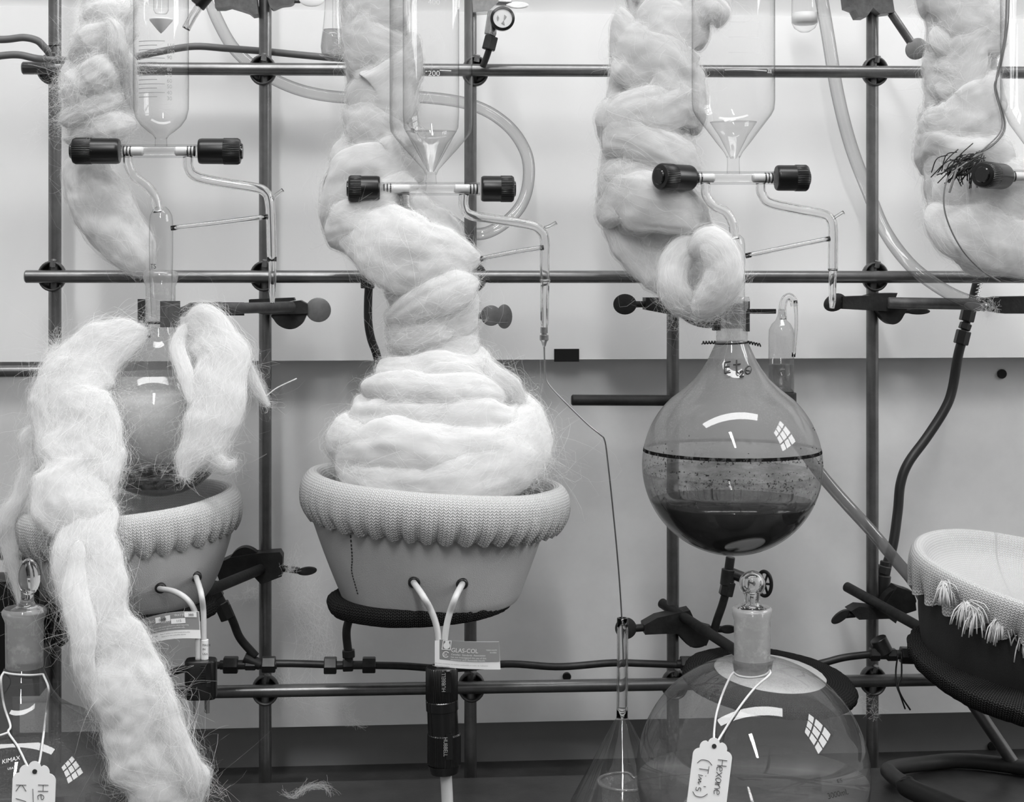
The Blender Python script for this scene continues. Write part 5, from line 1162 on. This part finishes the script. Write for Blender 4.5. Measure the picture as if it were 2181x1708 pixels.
# --- wool on the first still: column, and two strips draped over the flask
W1 = thing('wool_wrap', 'shaggy clumped glass wool beside the still head with numbered lines', 'glass wool', P(230, 560, -.12), 'glass wool wraps')
YW = -.115
bolster(W1, [(240, -180), (235, 40), (220, 110), (205, 190), (205, 260), (200, 330)], [38, 52, 62, 66, 66, 50], YW, seed=10, nfib=900, wild=.22, lump=.55)
bolster(W1, [(190, 330, -.125), (190, 380, -.125), (215, 440, -.13), (255, 500, -.14), (290, 545, -.15), (318, 582, -.155)], [40, 56, 66, 62, 48, 22], thick=.85, seed=11, nfib=700, wild=.03, lump=.22, endr=(1, .8))
for i, (x0, y0, x1, y1, w_, Yy) in enumerate(((180, 40, 270, 20, 26, -.145), (150, 130, 262, 60, 34, -.150), (150, 200, 250, 130, 38, -.158), (140, 160, 190, 250, 30, -.15), (130, 262, 260, 205, 34, -.155), (230, 40, 262, 150, 22, -.165), (150, 300, 290, 262, 34, -.15), (255, 100, 285, 240, 18, -.14))):
    bolster(W1, [(x0, y0, Yy), ((2 * x0 + x1) / 3 + 6, (2 * y0 + y1) / 3 - 10, Yy - .006), ((x0 + 2 * x1) / 3, (y0 + 2 * y1) / 3 - 6, Yy - .006), (x1, y1, Yy + .004)], [w_ * .5, w_, w_ * .9, w_ * .35], thick=.75, seed=30 + i, nfib=520, wild=.30, lump=.5, nlen=70, curl=1.4)
folds(W1, [(225, 20, 55), (205, 120, 66), (200, 210, 68), (205, 280, 66)], 8, 5, -.128, (16, 30), 70, .3, 1.0, (50, 100))
S1 = thing('wool_strip', 'long ragged glass wool strip trailing over the mantle rim to the bench', 'glass wool', P(350, 1708, -.22), 'glass wool strips')
bolster(S1, [(312, 700, -.178), (262, 722, -.19), (190, 770, -.20), (150, 840, -.215), (165, 920, -.235), (170, 1000, -.255), (160, 1080, -.272), (175, 1140, -.278)], [18, 42, 62, 72, 84, 82, 72, 60], thick=.34, seed=50, nfib=2600, wild=.14, lump=.42, nlen=200, ragged=.004, flen=(.02, .07), endr=(1, .5))
bolster(S1, [(172, 1030, -.254), (186, 1150, -.290), (203, 1250, -.306), (225, 1330, -.316), (250, 1400, -.322), (268, 1470, -.328), (295, 1540, -.332), (330, 1620, -.335), (352, 1690, -.335), (366, 1750, -.332)], [60, 64, 70, 58, 68, 78, 84, 80, 80, 76], thick=.36, seed=51, nfib=3000, wild=.14, lump=.42, nlen=230, ragged=.005, flen=(.02, .07))
for i, (pts, hw) in enumerate((([(168, 1150, -.302), (160, 1260, -.318), (176, 1340, -.33), (180, 1420, -.333), (222, 1540, -.325)], [16, 26, 24, 22, 12]), ([(150, 760, -.21), (118, 800, -.215), (100, 860, -.22), (112, 960, -.235), (120, 1040, -.25)], [12, 26, 34, 30, 12]),
        ([(225, 860, -.235), (232, 930, -.245), (222, 1010, -.26), (232, 1060, -.265)], [14, 26, 30, 10]), ([(330, 1440, -.332), (352, 1500, -.338), (372, 1570, -.34), (396, 1640, -.342), (414, 1700, -.342)], [10, 24, 30, 28, 16]), ([(140, 770, -.20), (110, 765, -.20), (118, 742, -.198)], [18, 14, 4]))):
    bolster(S1, pts, hw, thick=.55, seed=60 + i, nfib=700, wild=.16, lump=.5, nlen=90, curl=1.6, flen=(.02, .06))
S2 = thing('wool_strip', 'short glass wool strip draped over the flask shoulder and clamp arm', 'glass wool', P(420, 1040, -.18), 'glass wool strips')
bolster(S2, [(395, 682, -.178), (420, 690, -.19), (452, 715, -.20), (466, 770, -.212), (462, 840, -.225), (445, 900, -.232), (420, 960, -.238), (398, 1020, -.242)], [22, 38, 50, 58, 54, 50, 38, 14], thick=.36, seed=70, nfib=2000, wild=.14, lump=.42, nlen=160, ragged=.004, flen=(.02, .06), endr=(1, .9))
bolster(S2, [(505, 760, -.20), (530, 800, -.202), (552, 835, -.203), (572, 865, -.204)], [18, 18, 12, 3], thick=.5, seed=71, nfib=320, wild=.2, lump=.3, nlen=60)
bolster(S2, [(430, 940, -.236), (452, 975, -.238), (480, 992, -.238), (500, 985, -.238)], [16, 20, 14, 3], thick=.5, seed=72, nfib=420, wild=.35, lump=.4, nlen=60)
bolster(S2, [(395, 690, -.19), (378, 740, -.20), (396, 800, -.22), (405, 860, -.232)], [8, 16, 18, 6], thick=.5, seed=73, nfib=260, wild=.2, lump=.3, nlen=60)
MB().tube(PP([(562, 848, -.204), (590, 826, -.204), (632, 806, -.204)]), .0005, 6, smooth_n=12).build('stray_strand', 'fibre', S2)
S3 = thing('wool_strip', 'thin twisted rope of glass wool hanging past the oval stopper', 'glass wool', P(20, 1330, -.21), 'glass wool strips')
bolster(S3, [(100, 920, -.20), (70, 940, -.205), (62, 1000, -.21), (40, 1060, -.215), (14, 1110, -.215), (22, 1170, -.212), (40, 1250, -.21), (62, 1330, -.208)], [20, 30, 18, 16, 18, 16, 12, 8], thick=.6, seed=75, nfib=900, wild=.2, lump=.4, nlen=110)

# --- wool on the middle still
YB_ = -.125
W2 = thing('wool_wrap', 'thick white glass wool wound up the middle still and filling its mantle', 'glass wool', P(925, 1080, -.165), 'glass wool wraps')
bolster(W2, [(800, -200), (800, 60), (806, 180), (812, 270), (800, 350), (800, 420), (840, 490)], [66, 64, 66, 74, 96, 104, 110], YB_, thick=.7, seed=80, nfib=900, wild=.04, lump=.25, fine=.7)
for i, (cx, cy, R, h, t, tl) in enumerate(((800, 10, 72, 60, 18, 52), (804, 110, 74, 56, 18, -40), (815, 205, 80, 62, 20, 58), (818, 292, 88, 54, 22, -30), (792, 372, 104, 60, 28, 44))):
    wrap(W2, cx, cy, YB_, R, h, t, tl, seed=90 + i, nfib=700, wild=.05, lump=.32, fine=.8)
bolster(W2, [(780, 420, -.13), (830, 490, -.14), (900, 560, -.15), (922, 640, -.16), (924, 720, -.165), (925, 790, -.165)], [84, 112, 104, 88, 86, 100], thick=.75, seed=100, nfib=500, wild=.04, lump=.2)
wrap(W2, 788, 452, -.135, 100, 54, 32, 26, seed=101, nfib=800, wild=.08, lump=.34, fine=.8)
bolster(W2, [(748, 455, -.155), (815, 510, -.18), (885, 545, -.20), (955, 548, -.195), (1028, 553, -.172)], [56, 82, 84, 62, 8], thick=.5, seed=102, nfib=1000, wild=.06, lump=.26)
bolster(W2, [(828, 690, -.175), (868, 664, -.20), (925, 634, -.208), (978, 612, -.20), (1018, 598, -.17)], [16, 34, 42, 38, 14], thick=.5, seed=103, nfib=900, wild=.10, lump=.28)
wrap(W2, 922, 672, -.165, 98, 52, 22, 14, seed=104, nfib=1000, wild=.10, lump=.30)
wrap(W2, 924, 738, -.165, 96, 38, 20, -8, seed=105, nfib=700, wild=.08, lump=.26)
folds(W2, [(800, 10, 68), (805, 120, 70), (815, 230, 76), (800, 340, 98), (790, 440, 100)], 8, 6, YB_, (24, 44), 40, .06, .68, (80, 150))
folds(W2, [(922, 650, 92), (925, 740, 95)], 3, 7, -.165, (18, 28), 25, .12, 1.0, (90, 150))
folds(W2, [(928, 800, 125), (936, 880, 190)], 5, 8, -.165, (18, 26), 14, .12, 1.0, (120, 200))
wrap(W2, 926, 792, -.165, 128, 36, 30, 8, seed=106, nfib=900, wild=.08, lump=.26)
wrap(W2, 934, 838, -.165, 172, 40, 36, -10, seed=107, nfib=1100, wild=.08, lump=.28)
wrap(W2, 936, 892, -.165, 198, 46, 42, -6, seed=108, nfib=1200, wild=.07, lump=.26)
wrap(W2, 930, 950, -.165, 228, 56, 46, 0, seed=109, nfib=1200, wild=.06, lump=.26)
kk2 = M(930, -.165); cw = P(928, 1000, -.165)
def arcwrap(phis, pys, hs, R, t, seed, **kw):
    a = np.radians(phis); cz = np.array([P(928, y, -.165)[2] for y in pys]); rc = (np.array(R) - t) * kk2
    pts = np.stack([cw[0] + rc * np.sin(a), -.165 - rc * np.cos(a), cz - 0], 1); nr = np.stack([np.sin(a), -np.cos(a), .25 + 0 * a], 1)
    return wool(W2, pts, np.array(hs) * kk2, np.full(len(a), t * kk2), seed, normals=nr, **kw)
arcwrap([-115, -80, -50, -20, 10, 35], [935, 930, 940, 958, 985, 1000], [40, 52, 50, 46, 36, 20], [225, 232, 232, 232, 228, 215], 36, 110, nfib=1200, wild=.05, lump=.20, flen=(.02, .06), fine=.8)
arcwrap([112, 85, 60, 35, 5, -25, -55, -80], [870, 900, 935, 966, 992, 1004, 996, 975], [44, 60, 70, 70, 64, 54, 42, 20], [222, 238, 250, 254, 254, 248, 238, 220], 40, 111, nfib=1700, wild=.06, lump=.20, flen=(.02, .06), fine=.8)
arcwrap([25, 45, 62, 78], [1002, 995, 985, 965], [16, 26, 26, 10], [238, 246, 244, 238], 22, 112, nfib=900, wild=.55, lump=.45, curl=2.2, nlen=70)
bolster(W2, [(1030, 765, -.19), (1058, 800, -.20), (1090, 825, -.20), (1116, 858, -.195)], [10, 20, 22, 8], thick=.4, seed=113, nfib=420, wild=.3, lump=.4, nlen=60)

# --- wool on the third still
W3 = thing('wool_wrap', 'pale glass wool wound beside the still head with a white line, ending in a knot', 'glass wool', P(1500, 660, -.13), 'glass wool wraps')
YK = -.125
bolster(W3, [(1410, -200), (1405, 40), (1395, 130), (1385, 230), (1380, 330), (1385, 420), (1425, 490), (1470, 560), (1500, 610)], [70, 72, 84, 92, 92, 100, 92, 76, 52], YK, thick=.7, seed=120, nfib=900, wild=.04, lump=.25)
for i, (cx, cy, R, h, t, tl) in enumerate(((1410, -10, 82, 50, 20, -40), (1408, 80, 98, 60, 22, 44), (1398, 160, 104, 64, 22, -50), (1388, 245, 110, 66, 22, 34), (1384, 310, 112, 56, 22, -56), (1375, 385, 104, 60, 24, 48), (1392, 445, 116, 52, 26, -16))):
    wrap(W3, cx, cy, YK, R, h, t, tl, seed=130 + i, nfib=650, wild=.06, lump=.36, fine=.8)
folds(W3, [(1408, 20, 80), (1400, 130, 98), (1388, 230, 106), (1380, 340, 104), (1390, 430, 112)], 10, 9, YK, (24, 42), 45, .07, .68, (80, 160))
bolster(W3, [(1470, 60, -.15), (1500, 20, -.155), (1530, 25, -.15), (1528, 60, -.145)], [20, 32, 26, 8], thick=.6, seed=139, nfib=400, wild=.2, lump=.5, nlen=60)
bolster(W3, [(1300, 450, -.12), (1350, 520, -.13), (1410, 580, -.14), (1450, 630, -.145)], [30, 52, 50, 24], thick=.7, seed=140, nfib=500, wild=.04, lump=.2)
bolster(W3, [(1500, 520, -.15), (1446, 545, -.165), (1432, 600, -.172), (1452, 645, -.17), (1490, 655, -.165)], [24, 34, 34, 30, 14], thick=.8, seed=141, nfib=700, wild=.10, lump=.25)
bolster(W3, [(1470, 540, -.165), (1510, 520, -.185), (1542, 560, -.19), (1535, 610, -.188), (1500, 645, -.18), (1470, 650, -.17)], [18, 38, 40, 40, 32, 14], thick=.8, seed=142, nfib=900, wild=.10, lump=.22)
bolster(W3, [(1440, 640, -.165), (1480, 668, -.17), (1520, 664, -.17), (1548, 640, -.168)], [6, 12, 12, 4], thick=.7, seed=143, nfib=500, wild=.6, lump=.4, nlen=50, curl=1.8)

# --- wool bag at the frame edge
W4 = thing('wool_wrap', 'wide glass wool wrap bulging behind the turned black cap and dark fibres', 'glass wool', P(2110, 590, -.13), 'glass wool wraps')
YE = -.12
bolster(W4, [(2040, -200), (2045, 40), (2050, 130), (2050, 230), (2055, 330), (2090, 420), (2130, 500), (2180, 560)], [78, 76, 70, 76, 90, 118, 110, 60], YE, thick=.65, seed=150, nfib=900, wild=.04, lump=.25)
for i, (cx, cy, R, h, t, tl) in enumerate(((2040, 20, 88, 56, 22, -48), (2052, 110, 84, 56, 22, 56), (2050, 185, 80, 52, 22, -22), (2048, 258, 92, 60, 24, 40), (2050, 335, 104, 56, 28, -20))):
    wrap(W4, cx, cy, YE, R, h, t, tl, seed=160 + i, nfib=600, wild=.06, lump=.34, fine=.8)
folds(W4, [(2042, 20, 82), (2050, 120, 80), (2050, 220, 84), (2050, 320, 98)], 8, 12, YE, (24, 42), 45, .07, .66, (80, 150))
bolster(W4, [(1990, 380, -.13), (2060, 400, -.145), (2140, 420, -.15), (2260, 430, -.14)], [40, 76, 84, 70], thick=.5, seed=170, nfib=700, wild=.06, lump=.2)
bolster(W4, [(1975, 440, -.135), (2030, 480, -.15), (2100, 500, -.155), (2190, 520, -.15), (2260, 530, -.14)], [22, 58, 76, 72, 60], thick=.5, seed=171, nfib=800, wild=.08, lump=.2)
DK = thing('fibre_knot', 'dark tangled fibres and cords tied over the wool bag by the turned cap', 'fibre', P(2070, 380, -.165))
rng = random.Random(77); m = MB()
for i in range(60):
    x, y = rng.gauss(2070, 18), rng.gauss(338, 8); a = rng.uniform(0, 6.28); m.tube(PP([(x, y, -.172), (x - rng.uniform(5, 30), y + rng.uniform(4, 26), -.174), (x - rng.uniform(10, 60), y + rng.uniform(10, 60), -.168)]), .0005, 4, smooth_n=8)
m.build('tangle', 'cast', DK, kind='stuff')
for pts, r_ in (([(2145, -20, -.165), (2140, 80, -.165), (2122, 170, -.165), (2124, 200, -.165), (2140, 260, -.165), (2132, 290, -.168), (2105, 315, -.17), (2080, 325, -.172)], .0011), ([(2150, -20, -.163), (2146, 60, -.165), (2130, 150, -.166), (2118, 185, -.166), (2134, 250, -.166), (2128, 285, -.168), (2090, 322, -.172)], .0007),
                ([(2060, 345, -.174), (2022, 375, -.174), (2010, 420, -.176), (2018, 470, -.176), (2048, 530, -.172), (2090, 575, -.165), (2130, 600, -.155)], .0008), ([(2040, 350, -.173), (2030, 385, -.175), (2022, 410, -.175)], .0011)):
    MB().tube(PP(pts), r_, 8, smooth_n=50).build('cord', 'hose_grey', DK)

# --- stray wisps on the lattice, the panel and the bench
def wisp(label, spine, spread, n, seed, col='fibre', L_=(.012, .04), wd=.00009):
    n = n // 2; rs = np.random.RandomState(seed); p = catmull(PP(spine), 80); m = MB()
    for i in range(n):
        m_ = rs.randint(12, 34); j = rs.randint(0, 80 - m_); c = rs.normal(0, spread, 3) * [1, .3, 1]; s = np.linspace(-1, 1, 7)[:, None]
        q = p[np.linspace(j, j + m_ - 1, 7).astype(int)] + c + rs.normal(0, spread * .8, 3) * [1, .3, 1] * s + rs.normal(0, spread * .7, 3) * [1, .3, 1] * s ** 2 + rs.normal(0, spread * .35, 3) * [1, .3, 1] * np.sin(s * 5)
        if q[:, 1].max() > YL - .001: q[:, 1] -= q[:, 1].max() - YL + .001
        if q[:, 2].min() < .0003: q[:, 2] += .0004 - q[:, 2].min()
        tn = np.gradient(q, axis=0); sd = np.cross(tn, [0, -1, .1]); sd /= np.maximum(np.linalg.norm(sd, axis=1), 1e-9)[:, None]
        v = np.stack([q - sd * wd, q + sd * wd], 1).reshape(-1, 3); m.add(v, [(2 * a, 2 * a + 1, 2 * a + 3, 2 * a + 2) for a in range(6)])
    o = m.build('wool_wisp', col, smooth=False); o['kind'] = 'stuff'; return tag(o, label, 'glass wool', 'stray wool wisps')
wisp('bright shred of glass wool caught on the oval wing screw', [(640, 1160, -.03), (628, 1195, -.03), (614, 1215, -.034), (622, 1240, -.03)], .0028, 200, 1)
wisp('thin grey veil of fibre hanging below the oval wing screw', [(625, 1230, .06), (640, 1270, .08), (650, 1310, .09), (680, 1370, .09), (670, 1420, .09)], .009, 420, 2)
wisp('faint shred of fibre on the panel under the sloping black rod', [(500, 1270, .095), (530, 1265, .095), (548, 1245, .095)], .004, 90, 3)
wisp('thin curl of fibre hanging below the lowest lattice rod', [(742, 1490, .05), (732, 1515, .05), (755, 1535, .05), (785, 1560, .05)], .003, 110, 4)
wisp('faint clump of fibre under the rod crossing by the brass tee', [(590, 1430, .06), (610, 1470, .06), (650, 1490, .06), (690, 1505, .06)], .007, 200, 5)
wisp('pale curl of glass wool lying on the bench', [(600, 1690, -.07), (625, 1700, -.08), (650, 1680, -.06), (690, 1676, -.055), (715, 1700, -.08)], .0022, 200, 6)
wisp('loose hairs of glass wool at the foot of the long strip', [(430, 1640, -.2), (440, 1690, -.2), (480, 1690, -.2)], .006, 60, 7)
wisp('faint thread of fibre drifting beside the clumped wool', [(100, 275, -.05), (70, 280, -.05), (52, 305, -.05)], .003, 40, 8)
wisp('small tuft of fibre tied on the clamp rod wing screw', [(2095, 640, -.068), (2110, 655, -.068), (2105, 675, -.068)], .004, 120, 9)
wisp('faint tangle of fibre beside the mesh ring on the upright', [(1830, 1490, -.01), (1855, 1500, -.012), (1870, 1520, -.012)], .004, 60, 10)
print('TRIS', TRI[0])

bx = thing('dark_block', 'plain black block filling the dark area behind the oval glass stopper', 'box', P(0, 1480, -.05))  # plain black block put in to fill the dark area here
MB().box((P(-5, 1350, -.05)[0], -.04, (P(0, 1233, -.05)[2] + P(0, 1475, -.05)[2]) / 2), (.085, .05, P(0, 1233, -.05)[2] - P(0, 1475, -.05)[2])).build('case', 'black', bx, smooth=False)
MB().box((P(-5, 1350, -.05)[0], -.04, P(0, 1475, -.05)[2] / 2), (.03, .03, P(0, 1475, -.05)[2])).build('foot', 'black', bx, smooth=False)
boss('boss_head', 'black boss head half hidden between the oval stopper and the wool strip', [(96, 1290), (128, 1280), (152, 1310), (150, 1355), (128, 1372), (100, 1368), (112, 1330)], [[(118, 1340), (138, 1336), (146, 1352), (140, 1372), (122, 1374)]], [], -.016)
